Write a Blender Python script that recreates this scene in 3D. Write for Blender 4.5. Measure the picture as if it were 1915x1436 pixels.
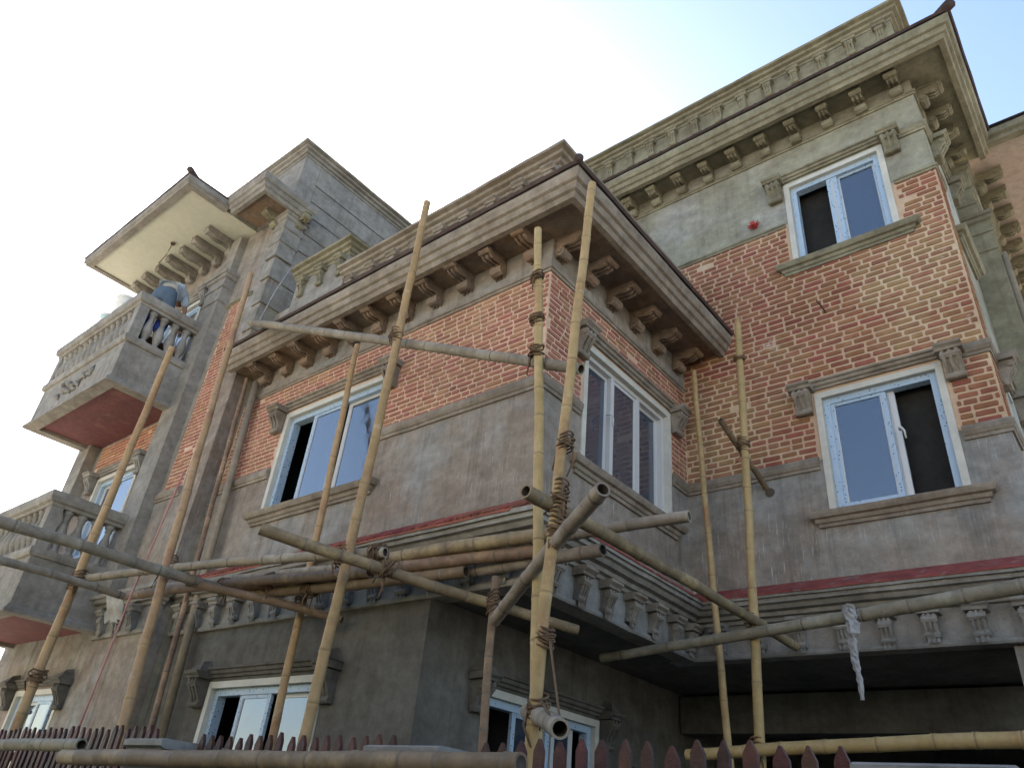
import bpy, bmesh, math, random
from mathutils import Vector, Matrix
random.seed(11)
sc = bpy.context.scene
col = sc.collection
for o in list(bpy.data.objects): bpy.data.objects.remove(o)

# ------------------------------------------------------------------ camera
YAW, PITCH, ROLL, FPX = 0.736857, 0.548311, 0.106514, 1394.98
def cam_basis():
    cy, sy = math.cos(YAW), math.sin(YAW); cp, sp = math.cos(PITCH), math.sin(PITCH)
    fw = Vector((-sy*cp, cy*cp, sp)); r = Vector((cy, sy, 0)); u = r.cross(fw)
    c, s = math.cos(ROLL), math.sin(ROLL)
    return r*c + u*s, u*c - r*s, fw
CR, CU, CF = cam_basis()
CAM = Vector((0, 0, 1.6))
cd = bpy.data.cameras.new('camera'); cam = bpy.data.objects.new('camera', cd); col.objects.link(cam)
cam.matrix_world = Matrix(((CR.x, CU.x, -CF.x, CAM.x), (CR.y, CU.y, -CF.y, CAM.y), (CR.z, CU.z, -CF.z, CAM.z), (0, 0, 0, 1)))
cd.sensor_fit = 'HORIZONTAL'; cd.sensor_width = 36; cd.lens = 36*FPX/1915; cd.clip_end = 5000; cd.clip_start = 0.05
sc.camera = cam
# ------------------------------------------------------------------ sky, sun, exposure
SUN = Vector((-0.76, 0.46, 0.56)).normalized()
w = bpy.data.worlds.new('World'); sc.world = w; w.use_nodes = True
nt = w.node_tree; nt.nodes.clear()
sky = nt.nodes.new('ShaderNodeTexSky'); sky.sky_type = 'NISHITA'; sky.sun_disc = False
sky.sun_elevation = math.asin(SUN.z); sky.sun_rotation = math.atan2(SUN.x, SUN.y)
sky.air_density = 0.95; sky.dust_density = 1.2; sky.ozone_density = 1.5; sky.altitude = 30
bg = nt.nodes.new('ShaderNodeBackground'); bg.inputs['Strength'].default_value = 0.05
out = nt.nodes.new('ShaderNodeOutputWorld')
nt.links.new(sky.outputs[0], bg.inputs[0]); nt.links.new(bg.outputs[0], out.inputs[0])
sl = bpy.data.lights.new('sun', 'SUN'); sl.energy = 5.0; sl.angle = math.radians(0.6); sl.color = (1, 0.95, 0.87)
so = bpy.data.objects.new('sun', sl); col.objects.link(so); so.location = SUN*60
so.rotation_euler = SUN.to_track_quat('Z', 'Y').to_euler()
sc.view_settings.view_transform = 'Standard'; sc.view_settings.look = 'None'
sc.view_settings.exposure = 3.08; sc.view_settings.gamma = 1
sc.render.engine = 'CYCLES'
sc.cycles.max_bounces = 6; sc.cycles.diffuse_bounces = 4

# ------------------------------------------------------------------ helpers
def pix(x, y, Y=None, Z=None, X=None):
    """point seen at photo pixel x,y at a given depth plane (used once, to survey the place)"""
    d = CR*((x-957.5)/FPX) + CU*((718-y)/FPX) + CF
    if Y is not None: t = (Y-CAM.y)/d.y
    elif Z is not None: t = (Z-CAM.z)/d.z
    else: t = (X-CAM.x)/d.x
    return CAM + d*t
def px_of(p):
    d = Vector(p)-CAM; z = d.dot(CF)
    return 957.5+FPX*d.dot(CR)/z, 718-FPX*d.dot(CU)/z
WORLD = {}
def adopt(o, parent):
    if parent is not None:
        o.parent = parent; o.matrix_parent_inverse = parent.matrix_basis.inverted()
    return o
def tag(o, label=None, cat=None, group=None, kind=None):
    if label: o['label'] = label
    if cat: o['category'] = cat
    if group: o['group'] = group
    if kind: o['kind'] = kind
    return o
def empty(name, loc=(0, 0, 0), parent=None):
    o = bpy.data.objects.new(name, None); o.empty_display_size = 0.2; o.location = loc
    col.objects.link(o); return adopt(o, parent)
ident = lambda u, d, z: (u, d, z)
def FR(P): return lambda u, d, z: (u, P-d, z)          # facade facing -Y, d = outward
def SD(P): return lambda u, d, z: (P+d, u, z)          # facade facing +X
class MB:
    def __init__(s, T=ident): s.v = []; s.f = []; s.T = T; s.m = []; s.mi = 0
    def add(s, vs, fs):
        n = len(s.v); s.v += [s.T(*p) for p in vs]; s.f += [tuple(n+i for i in f) for f in fs]; s.m += [s.mi]*len(fs)
    def box(s, u0, u1, d0, d1, z0, z1, j=0):
        q = lambda: random.uniform(-j, j) if j else 0
        s.add([(u+q(), d+q(), z+q()) for z in (z0, z1) for d in (d0, d1) for u in (u0, u1)],
              [(0, 1, 3, 2), (4, 6, 7, 5), (0, 4, 5, 1), (2, 3, 7, 6), (0, 2, 6, 4), (1, 5, 7, 3)])
    def quad(s, a, b, c, d): s.add([a, b, c, d], [(0, 1, 2, 3)])
    def wall(s, u0, u1, z0, z1, holes=(), th=0.22, d=0.0):
        us = sorted(set([u0, u1]+[h[i] for h in holes for i in (0, 1) if u0 < h[i] < u1]))
        zs = sorted(set([z0, z1]+[h[i] for h in holes for i in (2, 3) if z0 < h[i] < z1]))
        inh = lambda a, b: any(h[0] < a < h[1] and h[2] < b < h[3] for h in holes)
        for i in range(len(us)-1):
            for k in range(len(zs)-1):
                a, b, c, e = us[i], us[i+1], zs[k], zs[k+1]
                if inh((a+b)/2, (c+e)/2): continue
                s.quad((a, d, c), (b, d, c), (b, d, e), (a, d, e)); s.quad((a, d-th, c), (b, d-th, c), (b, d-th, e), (a, d-th, e))
        for h in holes:
            a, b, c, e = max(h[0], u0), min(h[1], u1), max(h[2], z0), min(h[3], z1)
            if a >= b or c >= e: continue
            s.quad((a, d, c), (a, d-th, c), (a, d-th, e), (a, d, e)); s.quad((b, d, c), (b, d-th, c), (b, d-th, e), (b, d, e))
            if h[3] < z1: s.quad((a, d, e), (b, d, e), (b, d-th, e), (a, d-th, e))
            if h[2] > z0: s.quad((a, d, c), (b, d, c), (b, d-th, c), (a, d-th, c))
        for (a, b) in ((u0, u0), (u1, u1)): s.quad((a, d, z0), (a, d-th, z0), (a, d-th, z1), (a, d, z1))
        for zz in (z0, z1):
            for a, b in zip(us, us[1:]):
                if not any(h[0] < (a+b)/2 < h[1] and h[2] < zz < h[3] for h in holes): s.quad((a, d, zz), (b, d, zz), (b, d-th, zz), (a, d-th, zz))
    def prism(s, prof, u0, u1):
        """closed (d,z) profile extruded along u"""
        n = len(prof); vs = [(u, d, z) for u in (u0, u1) for d, z in prof]
        s.add(vs, [(i, (i+1) % n, n+(i+1) % n, n+i) for i in range(n)]+[tuple(range(n)), tuple(range(2*n-1, n-1, -1))])
    def sweep(s, prof, path, rough=.0035):
        """closed (d,z) profile along an XY path, outward = right hand side; hand-run, so slightly uneven"""
        P = [Vector(p) for p in path]; n = len(prof); rings = []; dm = max(d for d, z in prof); corner = []
        for i, p in enumerate(P):
            ns = []
            for a, b in ((i-1, i), (i, i+1)):
                if 0 <= a and b < len(P):
                    t = (P[b]-P[a]).normalized(); ns.append(Vector((t.y, -t.x)))
            m = ns[0] if len(ns) == 1 else (ns[0]+ns[1])/(1+ns[0].dot(ns[1]))
            corner.append((p, m))
        for i, (p, m) in enumerate(corner):
            rings.append([(p.x+m.x*d, p.y+m.y*d, z) for d, z in prof])
            if i+1 < len(corner):
                p2, m2 = corner[i+1]; L = (p2-p).length; k = int(L/.28)
                for j in range(1, k):
                    t = j/k; a = p.lerp(p2, t); t0 = (p2-p).normalized(); nn = Vector((t0.y, -t0.x)); r1, r2 = random.uniform(-rough, rough), random.uniform(-rough, rough)
                    rings.append([(a.x+nn.x*(d+(r1+random.uniform(-rough, rough)*.6 if d > .012 else 0)), a.y+nn.y*(d+(r1+random.uniform(-rough, rough)*.6 if d > .012 else 0)), z+(r2 if d > .012 else 0)) for d, z in prof] if abs(m.dot(t0)) < .02 and abs(m2.dot(t0)) < .02 else
                                 [(lambda q0, q1: (q0[0]+(q1[0]-q0[0])*t+nn.x*(r1 if d > .012 else 0), q0[1]+(q1[1]-q0[1])*t+nn.y*(r1 if d > .012 else 0), z+(r2 if d > .012 else 0)))((p.x+m.x*d, p.y+m.y*d), (p2.x+m2.x*d, p2.y+m2.y*d)) for d, z in prof])
        vs = [q for r in rings for q in r]; fs = []
        for k in range(len(rings)-1):
            fs += [(k*n+i, k*n+(i+1) % n, (k+1)*n+(i+1) % n, (k+1)*n+i) for i in range(n)]
        fs += [tuple(range(n)), tuple(range(len(vs)-1, len(vs)-1-n, -1))]
        s.add(vs, fs)
    def tube(s, pts, rad, seg=8, cap=True):
        pts = [Vector(p) for p in pts]; rings = []; up = Vector((0.31, 0.17, 0.93)); n = len(pts)
        rad = rad if isinstance(rad, (list, tuple)) else [rad]*n
        for i, p in enumerate(pts):
            t = (pts[min(i+1, n-1)]-pts[max(i-1, 0)]).normalized()
            a = t.cross(up)
            if a.length < 0.05: a = t.cross(Vector((1, 0, 0)))
            a.normalize(); b = t.cross(a)
            rings += [tuple(p+(a*math.cos(2*math.pi*k/seg)+b*math.sin(2*math.pi*k/seg))*rad[i]) for k in range(seg)]
        fs = [(i*seg+k, i*seg+(k+1) % seg, (i+1)*seg+(k+1) % seg, (i+1)*seg+k) for i in range(n-1) for k in range(seg)]
        if cap: fs += [tuple(range(seg)), tuple(range(len(rings)-1, len(rings)-1-seg, -1))]
        s.add(rings, fs)
    def lathe(s, prof, c=(0, 0, 0), seg=12):
        vs = [(c[0]+r*math.cos(2*math.pi*k/seg), c[1]+r*math.sin(2*math.pi*k/seg), c[2]+z) for r, z in prof for k in range(seg)]; n = len(prof)
        s.add(vs, [(i*seg+k, i*seg+(k+1) % seg, (i+1)*seg+(k+1) % seg, (i+1)*seg+k) for i in range(n-1) for k in range(seg)]+[tuple(range(seg)), tuple(range(n*seg-1, n*seg-1-seg, -1))])
    def mesh(s, name, mats, smooth=False, org=(0, 0, 0)):
        me = bpy.data.meshes.new(name); og = Vector(org)
        me.from_pydata([tuple(Vector(p)-og) for p in s.v], [], s.f); me.update()
        mats = mats if isinstance(mats, (list, tuple)) else [mats]
        for m in mats: me.materials.append(m)
        if len(mats) > 1: me.polygons.foreach_set('material_index', s.m)
        bm = bmesh.new(); bm.from_mesh(me); bmesh.ops.recalc_face_normals(bm, faces=bm.faces); bm.to_mesh(me); bm.free()
        if smooth: me.polygons.foreach_set('use_smooth', [True]*len(me.polygons))
        return me
    def build(s, name, mats, parent=None, smooth=False, org=(0, 0, 0)):
        o = bpy.data.objects.new(name, s.mesh(name, mats, smooth, org)); col.objects.link(o); o.location = org
        return adopt(o, parent)
def inst(name, me, loc, rz=0, scale=(1, 1, 1), parent=None, rx=0, ry=0):
    o = bpy.data.objects.new(name, me); col.objects.link(o); o.location = loc; o.rotation_euler = (rx, ry, rz); o.scale = scale
    return adopt(o, parent)

# ------------------------------------------------------------------ materials
def mat(name, base, base2=None, scale=1.5, rough=0.9, bump=0.0, bscale=40, streak=0.0, spec=0.2, speck=0.0, drips=0.0, rnd=0.0, patch=None, pale=None, coarse=0.0, objspace=False, stretch=None, metallic=0.0, ior=1.45):
    m = bpy.data.materials.new(name); m.use_nodes = True; t = m.node_tree; N = t.nodes; L = t.links
    b = N['Principled BSDF']; b.inputs['Roughness'].default_value = rough; b.inputs['Specular IOR Level'].default_value = spec
    b.inputs['Metallic'].default_value = metallic; b.inputs['IOR'].default_value = ior
    if objspace: src = N.new('ShaderNodeTexCoord').outputs['Object']
    else: src = N.new('ShaderNodeNewGeometry').outputs['Position']
    def mapped(sx, sy, sz):
        mp = N.new('ShaderNodeMapping'); mp.inputs['Scale'].default_value = (sx, sy, sz); L.new(src, mp.inputs[0]); return mp.outputs[0]
    def noise(vec, s, det=6, ro=0.6):
        n = N.new('ShaderNodeTexNoise'); n.inputs['Scale'].default_value = s; n.inputs['Detail'].default_value = det; n.inputs['Roughness'].default_value = ro
        L.new(vec, n.inputs['Vector']); return n.outputs['Fac']
    def ramp(f, lo, hi):
        r = N.new('ShaderNodeMapRange'); r.inputs[1].default_value = lo; r.inputs[2].default_value = hi; L.new(f, r.inputs[0]); return r.outputs[0]
    def mix(f, a, c, mode='MIX'):
        x = N.new('ShaderNodeMix'); x.data_type = 'RGBA'; x.blend_type = mode
        if isinstance(f, float): x.inputs[0].default_value = f
        else: L.new(f, x.inputs[0])
        for k, q in ((6, a), (7, c)):
            if isinstance(q, tuple): x.inputs[k].default_value = q+(1,)
            else: L.new(q, x.inputs[k])
        return x.outputs[2]
    base_v = mapped(*(stretch or (1, 1, 1)))
    c = base
    if base2: c = mix(ramp(noise(base_v, scale), 0.36, 0.64), base, base2)
    if patch:
        pc, ps, lo, hi = patch; c = mix(ramp(noise(mapped(1, 1, 1), ps, 5, 0.65), lo, hi), c, pc)
    if rnd:
        g = N.new('ShaderNodeNewGeometry'); oi = N.new('ShaderNodeObjectInfo')
        ad = N.new('ShaderNodeMath'); ad.operation = 'ADD'; L.new(g.outputs['Random Per Island'], ad.inputs[0]); L.new(oi.outputs['Random'], ad.inputs[1])
        fr = N.new('ShaderNodeMath'); fr.operation = 'FRACT'; L.new(ad.outputs[0], fr.inputs[0])
        hs = N.new('ShaderNodeHueSaturation'); 
        mr = N.new('ShaderNodeMapRange'); mr.inputs[3].default_value = 1-rnd; mr.inputs[4].default_value = 1+rnd; L.new(fr.outputs[0], mr.inputs[0])
        m2 = N.new('ShaderNodeMath'); m2.operation = 'MULTIPLY'; m2.inputs[1].default_value = 7.13; L.new(fr.outputs[0], m2.inputs[0])
        f2 = N.new('ShaderNodeMath'); f2.operation = 'FRACT'; L.new(m2.outputs[0], f2.inputs[0])
        mh = N.new('ShaderNodeMapRange'); mh.inputs[3].default_value = 0.485; mh.inputs[4].default_value = 0.52; L.new(f2.outputs[0], mh.inputs[0])
        L.new(mh.outputs[0], hs.inputs['Hue']); L.new(mr.outputs[0], hs.inputs['Value'])
        if isinstance(c, tuple): hs.inputs['Color'].default_value = c+(1,)
        else: L.new(c, hs.inputs['Color'])
        c = hs.outputs[0]
    if coarse: c = mix(ramp(noise(mapped(1, 1, 1.6), 2.6, 7, 0.62), 0.38, 0.66), mix(coarse, c, (0.62, 0.60, 0.58), 'MULTIPLY'), c)
    # fine mottling
    c = mix(ramp(noise(mapped(1, 1, 1), 9, 8, 0.7), 0.3, 0.7), c, mix(0.75, c, (0.55, 0.55, 0.55), 'MULTIPLY')) if not speck else mix(ramp(noise(mapped(1, 1, 1), 9, 8, 0.7), 0.3, 0.7), c, mix(speck, c, (0.5, 0.5, 0.5), 'MULTIPLY'))
    if pale:
        pc, ps, lo, hi = pale; c = mix(ramp(noise(mapped(1, 1, 1.3), ps, 7, 0.75), lo, hi), c, pc)
    if streak: c = mix(ramp(noise(mapped(7, 7, 0.35), 1.0, 5, 0.7), 0.5, 0.78), c, mix(streak, c, (0.45, 0.42, 0.40), 'MULTIPLY'))
    if drips:
        mk = N.new('ShaderNodeMath'); mk.operation = 'MULTIPLY'; L.new(ramp(noise(mapped(40, 40, 3.2), 1.0, 4, 0.7), 0.59, 0.70), mk.inputs[0]); L.new(ramp(noise(mapped(1, 1, 1), 0.9, 3, 0.5), 0.43, 0.58), mk.inputs[1])
        c = mix(mk.outputs[0], c, mix(drips, c, (0.58, 0.55, 0.49)))
    if isinstance(c, tuple): b.inputs['Base Color'].default_value = c+(1,)
    else: L.new(c, b.inputs['Base Color'])
    if bump:
        bp = N.new('ShaderNodeBump'); bp.inputs['Strength'].default_value = bump; bp.inputs['Distance'].default_value = 0.02
        L.new(noise(mapped(*(stretch or (1, 1, 1))), bscale, 6, 0.7), bp.inputs['Height']); L.new(bp.outputs[0], b.inputs['Normal'])
    return m
M = {}
M['plaster'] = mat('cement_plaster', (0.400, 0.355, 0.295), (0.335, 0.265, 0.210), 0.55, 0.92, 0.5, 22, streak=0.85, drips=0.6, patch=((0.375, 0.362, 0.331), 0.8, 0.48, 0.62), coarse=0.75)
M['plaster_green'] = mat('green_grey_plaster', (0.414, 0.390, 0.282), (0.372, 0.348, 0.264), 0.8, 0.92, 0.35, 22, streak=0.5, patch=((0.456, 0.438, 0.384), 0.7, 0.5, 0.7), coarse=0.75)
M['plaster_dark'] = mat('shaded_plaster', (0.195, 0.180, 0.152), (0.147, 0.133, 0.114), 0.9, 0.9, 0.35, 18, streak=0.6, coarse=0.75)  # darker copy of the plaster, ground-floor shade put into its colour
M['trim'] = mat('cast_cement_trim', (0.400, 0.345, 0.275), (0.320, 0.262, 0.200), 1.6, 0.9, 0.5, 30, streak=0.6, coarse=0.75)
M['trim_green'] = mat('mossy_cast_cement', (0.372, 0.342, 0.234), (0.300, 0.270, 0.186), 1.4, 0.9, 0.5, 30, streak=0.6, coarse=0.75)
M['trim_grey'] = mat('grey_cast_cement', (0.392, 0.365, 0.317), (0.317, 0.290, 0.250), 1.4, 0.9, 0.5, 30, streak=0.5, coarse=0.75)
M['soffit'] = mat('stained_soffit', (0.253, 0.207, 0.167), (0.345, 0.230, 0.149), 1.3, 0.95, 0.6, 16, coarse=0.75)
M['pink'] = mat('pink_plaster', (0.60, 0.45, 0.37), (0.57, 0.48, 0.40), 0.7, 0.92, 0.2, 22)
M['cream'] = mat('cream_soffit', (0.60, 0.585, 0.47), (0.55, 0.54, 0.44), 0.8, 0.9, 0.1, 20, speck=0.3)
M['red_paint'] = mat('red_oxide_paint', (0.21, 0.082, 0.080), (0.165, 0.070, 0.068), 1.6, 0.8, 0.3, 25, speck=0.6, streak=0.3, patch=((0.24, 0.12, 0.10), 3, 0.55, 0.7))
M['red_band'] = mat('red_skirt_paint', (0.34, 0.085, 0.07), (0.26, 0.07, 0.06), 5, 0.85, 0.5, 35, speck=0.8, patch=((0.27, 0.22, 0.18), 6, 0.56, 0.66))
M['tile'] = mat('red_roof_tile', (0.33, 0.09, 0.07), (0.24, 0.07, 0.06), 4, 0.8, 0.3, 40, rnd=0.2)
M['dark_tile'] = mat('dark_roof_tile', (0.10, 0.068, 0.06), (0.075, 0.055, 0.05), 4, 0.8, 0.3, 40, rnd=0.2)
M['brick'] = mat('facing_brick', (0.42, 0.185, 0.125), (0.36, 0.15, 0.10), 2.0, 0.88, 0.5, 60, rnd=0.14, speck=0.5, patch=((0.43, 0.24, 0.145), 0.8, 0.52, 0.68), pale=((0.66, 0.47, 0.38), 1.7, 0.66, 0.72))
M['brick_brown'] = mat('brown_brick', (0.36, 0.145, 0.085), (0.28, 0.105, 0.062), 1.2, 0.88, 0.5, 60, rnd=0.14, speck=0.55, patch=((0.37, 0.205, 0.11), 0.7, 0.47, 0.60), pale=((0.60, 0.46, 0.38), 1.7, 0.64, 0.70))
M['mortar_cream'] = mat('cream_mortar', (0.60, 0.39, 0.27), (0.55, 0.385, 0.25), 1.2, 0.95, 0.6, 45, speck=0.4, patch=((0.66, 0.50, 0.33), 0.7, 0.47, 0.60))
M['mortar'] = mat('pink_mortar', (0.66, 0.44, 0.32), (0.62, 0.44, 0.29), 1.0, 0.95, 0.6, 45, speck=0.5, patch=((0.74, 0.56, 0.44), 2.2, 0.58, 0.70))
M['white'] = mat('white_casing_paint', (0.62, 0.59, 0.50), (0.54, 0.51, 0.44), 2, 0.7, 0.15, 30, speck=0.35)
M['upvc'] = mat('white_window_profile', (0.55, 0.54, 0.52), None, 1, 0.35, 0, spec=0.5, speck=0.08)
M['bucket'] = mat('white_plastic', (0.75, 0.75, 0.73), None, 1, 0.4, spec=0.4, speck=0.15)
M['teal'] = mat('teal_plastic', (0.25, 0.62, 0.62), None, 1, 0.4, spec=0.4, speck=0.15)
M['room'] = mat('room_shade', (0.04, 0.038, 0.035), (0.03, 0.028, 0.026), 1, 0.95)  # interior shade put into a near-black wall colour
M['bamboo'] = mat('yellow_bamboo', (0.40, 0.27, 0.115), (0.47, 0.32, 0.155), 2.2, 0.55, 0.12, 30, spec=0.3, rnd=0.10, speck=0.6, stretch=(5, 5, 0.9), patch=((0.33, 0.185, 0.085), 1.6, 0.53, 0.66), pale=((0.50, 0.42, 0.26), 5, 0.60, 0.72))
M['bamboo_grey'] = mat('weathered_bamboo', (0.34, 0.275, 0.20), (0.255, 0.215, 0.165), 2.5, 0.7, 0.2, 30, rnd=0.12, speck=0.8, patch=((0.40, 0.35, 0.27), 2.2, 0.52, 0.64), pale=((0.13, 0.11, 0.085), 6, 0.58, 0.68))
M['bamboo_brown'] = mat('brown_bamboo', (0.27, 0.185, 0.115), (0.21, 0.145, 0.09), 2.5, 0.6, 0.2, 30, rnd=0.12, speck=0.8, patch=((0.40, 0.28, 0.16), 2.2, 0.52, 0.64), pale=((0.14, 0.09, 0.06), 6, 0.58, 0.68))
M['hollow'] = mat('bamboo_inside', (0.10, 0.08, 0.06), None, 1, 0.95)
M['node_grey'] = mat('weathered_node', (0.17, 0.135, 0.10), (0.24, 0.20, 0.15), 5, 0.8)
M['node'] = mat('bamboo_node', (0.30, 0.21, 0.11), (0.38, 0.28, 0.15), 4, 0.7)
M['rope'] = mat('coir_rope', (0.24, 0.15, 0.085), (0.17, 0.11, 0.07), 12, 0.95, 0.6, 120)
M['pink_rope'] = mat('pink_nylon_rope', (0.52, 0.20, 0.17), (0.48, 0.28, 0.22), 3, 0.6, 0.3, 150, speck=0.3)
M['picket'] = mat('red_brown_picket', (0.105, 0.032, 0.018), (0.055, 0.020, 0.016), 6, 0.55, 0.4, 30, rnd=0.35, speck=0.7, spec=0.35)
M['pier'] = mat('fence_pier_render', (0.24, 0.225, 0.19), (0.19, 0.18, 0.155), 2, 0.9, 0.4, 25)
M['pier_cap'] = mat('pale_pier_cap', (0.33, 0.31, 0.275), (0.24, 0.225, 0.20), 5, 0.85, 0.4, 40)
M['ground'] = mat('dusty_ground', (0.25, 0.225, 0.19), (0.20, 0.18, 0.155), 0.4, 0.95, 0.4, 12)
M['pipe'] = mat('plastic_downpipe', (0.36, 0.29, 0.20), (0.28, 0.225, 0.16), 2.5, 0.6, 0.1, 25)
M['cloth'] = mat('white_rag', (0.42, 0.40, 0.38), (0.32, 0.31, 0.30), 14, 0.95, 0.5, 60)
M['paper'] = mat('cement_bag_paper', (0.45, 0.42, 0.36), (0.36, 0.33, 0.28), 6, 0.9, 0.3, 40)
M['jeans'] = mat('blue_grey_denim', (0.085, 0.115, 0.15), (0.11, 0.145, 0.18), 8, 0.9, 0.3, 90, speck=0.3)
M['navy'] = mat('navy_cloth', (0.04, 0.07, 0.30), (0.035, 0.055, 0.22), 8, 0.9, 0.2, 60, speck=0.3)
M['shirt'] = mat('pale_grey_shirt', (0.45, 0.50, 0.54), (0.40, 0.45, 0.50), 8, 0.9, 0.3, 50, speck=0.3)
M['skin'] = mat('skin', (0.35, 0.20, 0.13), None, 1, 0.6, speck=0.2)
M['hair'] = mat('black_hair', (0.02, 0.018, 0.016), None, 1, 0.6, speck=0.2)
M['metal'] = mat('rusty_iron', (0.10, 0.07, 0.055), (0.14, 0.085, 0.06), 20, 0.7, 0.3, 80)
M['red_plastic'] = mat('red_plastic', (0.42, 0.06, 0.05), None, 1, 0.5, speck=0.3)
M['door'] = mat('dark_red_door', (0.13, 0.03, 0.035), (0.10, 0.025, 0.03), 2, 0.6)
# blue protective film with printed marks
def film_mat():
    m = mat('blue_film_profile', (0.36, 0.47, 0.58), (0.41, 0.50, 0.59), 5, 0.4, 0.05, 40, spec=0.4, speck=0.12)
    t = m.node_tree; N = t.nodes; L = t.links; b = N['Principled BSDF']; c0 = b.inputs['Base Color'].links[0].from_socket
    g = N.new('ShaderNodeNewGeometry'); v = N.new('ShaderNodeTexVoronoi'); v.feature = 'F1'; v.inputs['Scale'].default_value = 24; v.inputs['Randomness'].default_value = 0.8
    L.new(g.outputs['Position'], v.inputs['Vector'])
    lt = N.new('ShaderNodeMath'); lt.operation = 'LESS_THAN'; lt.inputs[1].default_value = 0.2; L.new(v.outputs['Distance'], lt.inputs[0])
    x = N.new('ShaderNodeMix'); x.data_type = 'RGBA'; L.new(lt.outputs[0], x.inputs[0]); L.new(c0, x.inputs[6]); x.inputs[7].default_value = (0.05, 0.09, 0.16, 1)
    L.new(x.outputs[2], b.inputs['Base Color']); return m
M['film'] = film_mat()
def glass_mat():
    m = bpy.data.materials.new('tinted_glass'); m.use_nodes = True; t = m.node_tree; b = t.nodes['Principled BSDF']
    b.inputs['Base Color'].default_value = (0.035, 0.05, 0.075, 1); b.inputs['Roughness'].default_value = 0.03; b.inputs['IOR'].default_value = 2.3
    b.inputs['Specular IOR Level'].default_value = 0.5
    n = t.nodes.new('ShaderNodeTexNoise'); n.inputs['Scale'].default_value = 1.3; g_ = t.nodes.new('ShaderNodeNewGeometry'); t.links.new(g_.outputs['Position'], n.inputs['Vector'])
    bp = t.nodes.new('ShaderNodeBump'); bp.inputs['Strength'].default_value = 0.25; bp.inputs['Distance'].default_value = 0.02; t.links.new(n.outputs['Fac'], bp.inputs['Height']); t.links.new(bp.outputs[0], b.inputs['Normal'])
    n2 = t.nodes.new('ShaderNodeTexNoise'); n2.inputs['Scale'].default_value = 7; n2.inputs['Detail'].default_value = 8; t.links.new(g_.outputs['Position'], n2.inputs['Vector'])
    r_ = t.nodes.new('ShaderNodeMapRange'); r_.inputs[1].default_value = .4; r_.inputs[2].default_value = .75; r_.inputs[3].default_value = .02; r_.inputs[4].default_value = .22; t.links.new(n2.outputs['Fac'], r_.inputs[0]); t.links.new(r_.outputs[0], b.inputs['Roughness']); return m
M['glass'] = glass_mat()

# ------------------------------------------------------------------ surveyed dimensions (metres)
XB, YB, YM, XR, XW, YW, XG = -4.13, 5.0, 8.11, -0.54, -10.2, 4.7, -5.29
ZS, ZB, ZB2, ZL = 5.69, 7.14, 9.39, 3.52

g = MB(); g.quad((-3000, -3000, 0), (3000, -3000, 0), (3000, 3000, 0), (-3000, 3000, 0))
tag(g.build('ground', M['ground']), kind='structure')

villa = tag(empty('villa', (-7, 8, 0)), 'three-storey villa under construction in bare cement plaster with orange brick panels', 'house')

# ---- walls
def wall(name, T, u0, u1, z0, z1, m, holes=(), th=0.22, d=0.0):
    b = MB(T); b.wall(u0, u1, z0, z1, holes, th, d); return b.build(name, m, villa)
WIN_BF = (-8.78, -6.72, 5.02, 6.51); WIN_BS = (5.77, 7.62, 5.02, 6.51)
WIN_M1 = (-2.35, -1.05, 5.02, 6.51); WIN_M2 = (-2.37, -1.11, 8.62, 10.08)
WIN_GF = (-8.80, -6.72, 1.35, 2.85); WIN_GS = (5.95, 7.9, 1.35, 2.85)
WIN_W2 = (-14.15, -12.62, 5.02, 6.51); WIN_W3 = (-14.15, -12.62, 8.2, 10.08); WIN_WG = (-13.9, -12.3, 1.35, 2.85)
wall('plaster_wall', FR(YB), XW, XB, ZL+0.02, ZS, M['plaster'], [WIN_BF])
wall('brick_backing', FR(YB), XW, XB, ZS, ZB, M['mortar'], [WIN_BF])
wall('plaster_wall', FR(YB), XW, XB, ZB, 7.7, M['plaster'])
wall('plaster_wall', SD(XB), YB+.22, YM, ZL+0.02, ZS, M['plaster'], [WIN_BS])
wall('brick_backing', SD(XB), YB+.22, YM, ZS, ZB, M['mortar'], [WIN_BS])
wall('plaster_wall', SD(XB), YB+.22, YM, ZB, 7.7, M['plaster'])
wall('plaster_wall', FR(YM), XB-0.3, XR, ZL+0.02, ZS, M['plaster'], [WIN_M1])
wall('brick_backing', FR(YM), XB-0.3, XR, ZS, ZB2, M['mortar_cream'], [WIN_M1, WIN_M2])
wall('plaster_wall', FR(YM), XW, XR, ZB2, 11.12, M['plaster_green'], [WIN_M2])
wall('plaster_wall', FR(YM), XW, XB-0.3, 7.6, ZB2, M['plaster_green'])
# side of the main block
SW1 = (8.7, 9.3, 5.02, 6.51); SW2 = (8.7, 9.3, 8.62, 10.08)
wall('side_wall', SD(XR), YM+.22, 16, ZL+0.02, ZS, M['plaster'], [SW1])
wall('side_wall', SD(XR), YM+.22, 16, ZS, 11.12, M['plaster_green'], [SW1, SW2])
# ground floor
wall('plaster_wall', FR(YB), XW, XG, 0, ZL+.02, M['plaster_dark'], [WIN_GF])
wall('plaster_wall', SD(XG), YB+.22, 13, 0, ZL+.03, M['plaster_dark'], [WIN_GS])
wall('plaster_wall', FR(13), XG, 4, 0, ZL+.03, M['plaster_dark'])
# left wing
wall('plaster_wall', FR(YW), -15.3, XW, 0, 11.15, M['plaster'], [WIN_W2, WIN_W3, WIN_WG])
wall('plaster_wall', SD(XW), YW+.22, YM, 0, 11.2, M['plaster_green'])
b = MB(); b.box(-15.3, -15.05, YW+.23, 12, 0, 11.1); b.build('plaster_wall', M['plaster'], villa)
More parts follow.
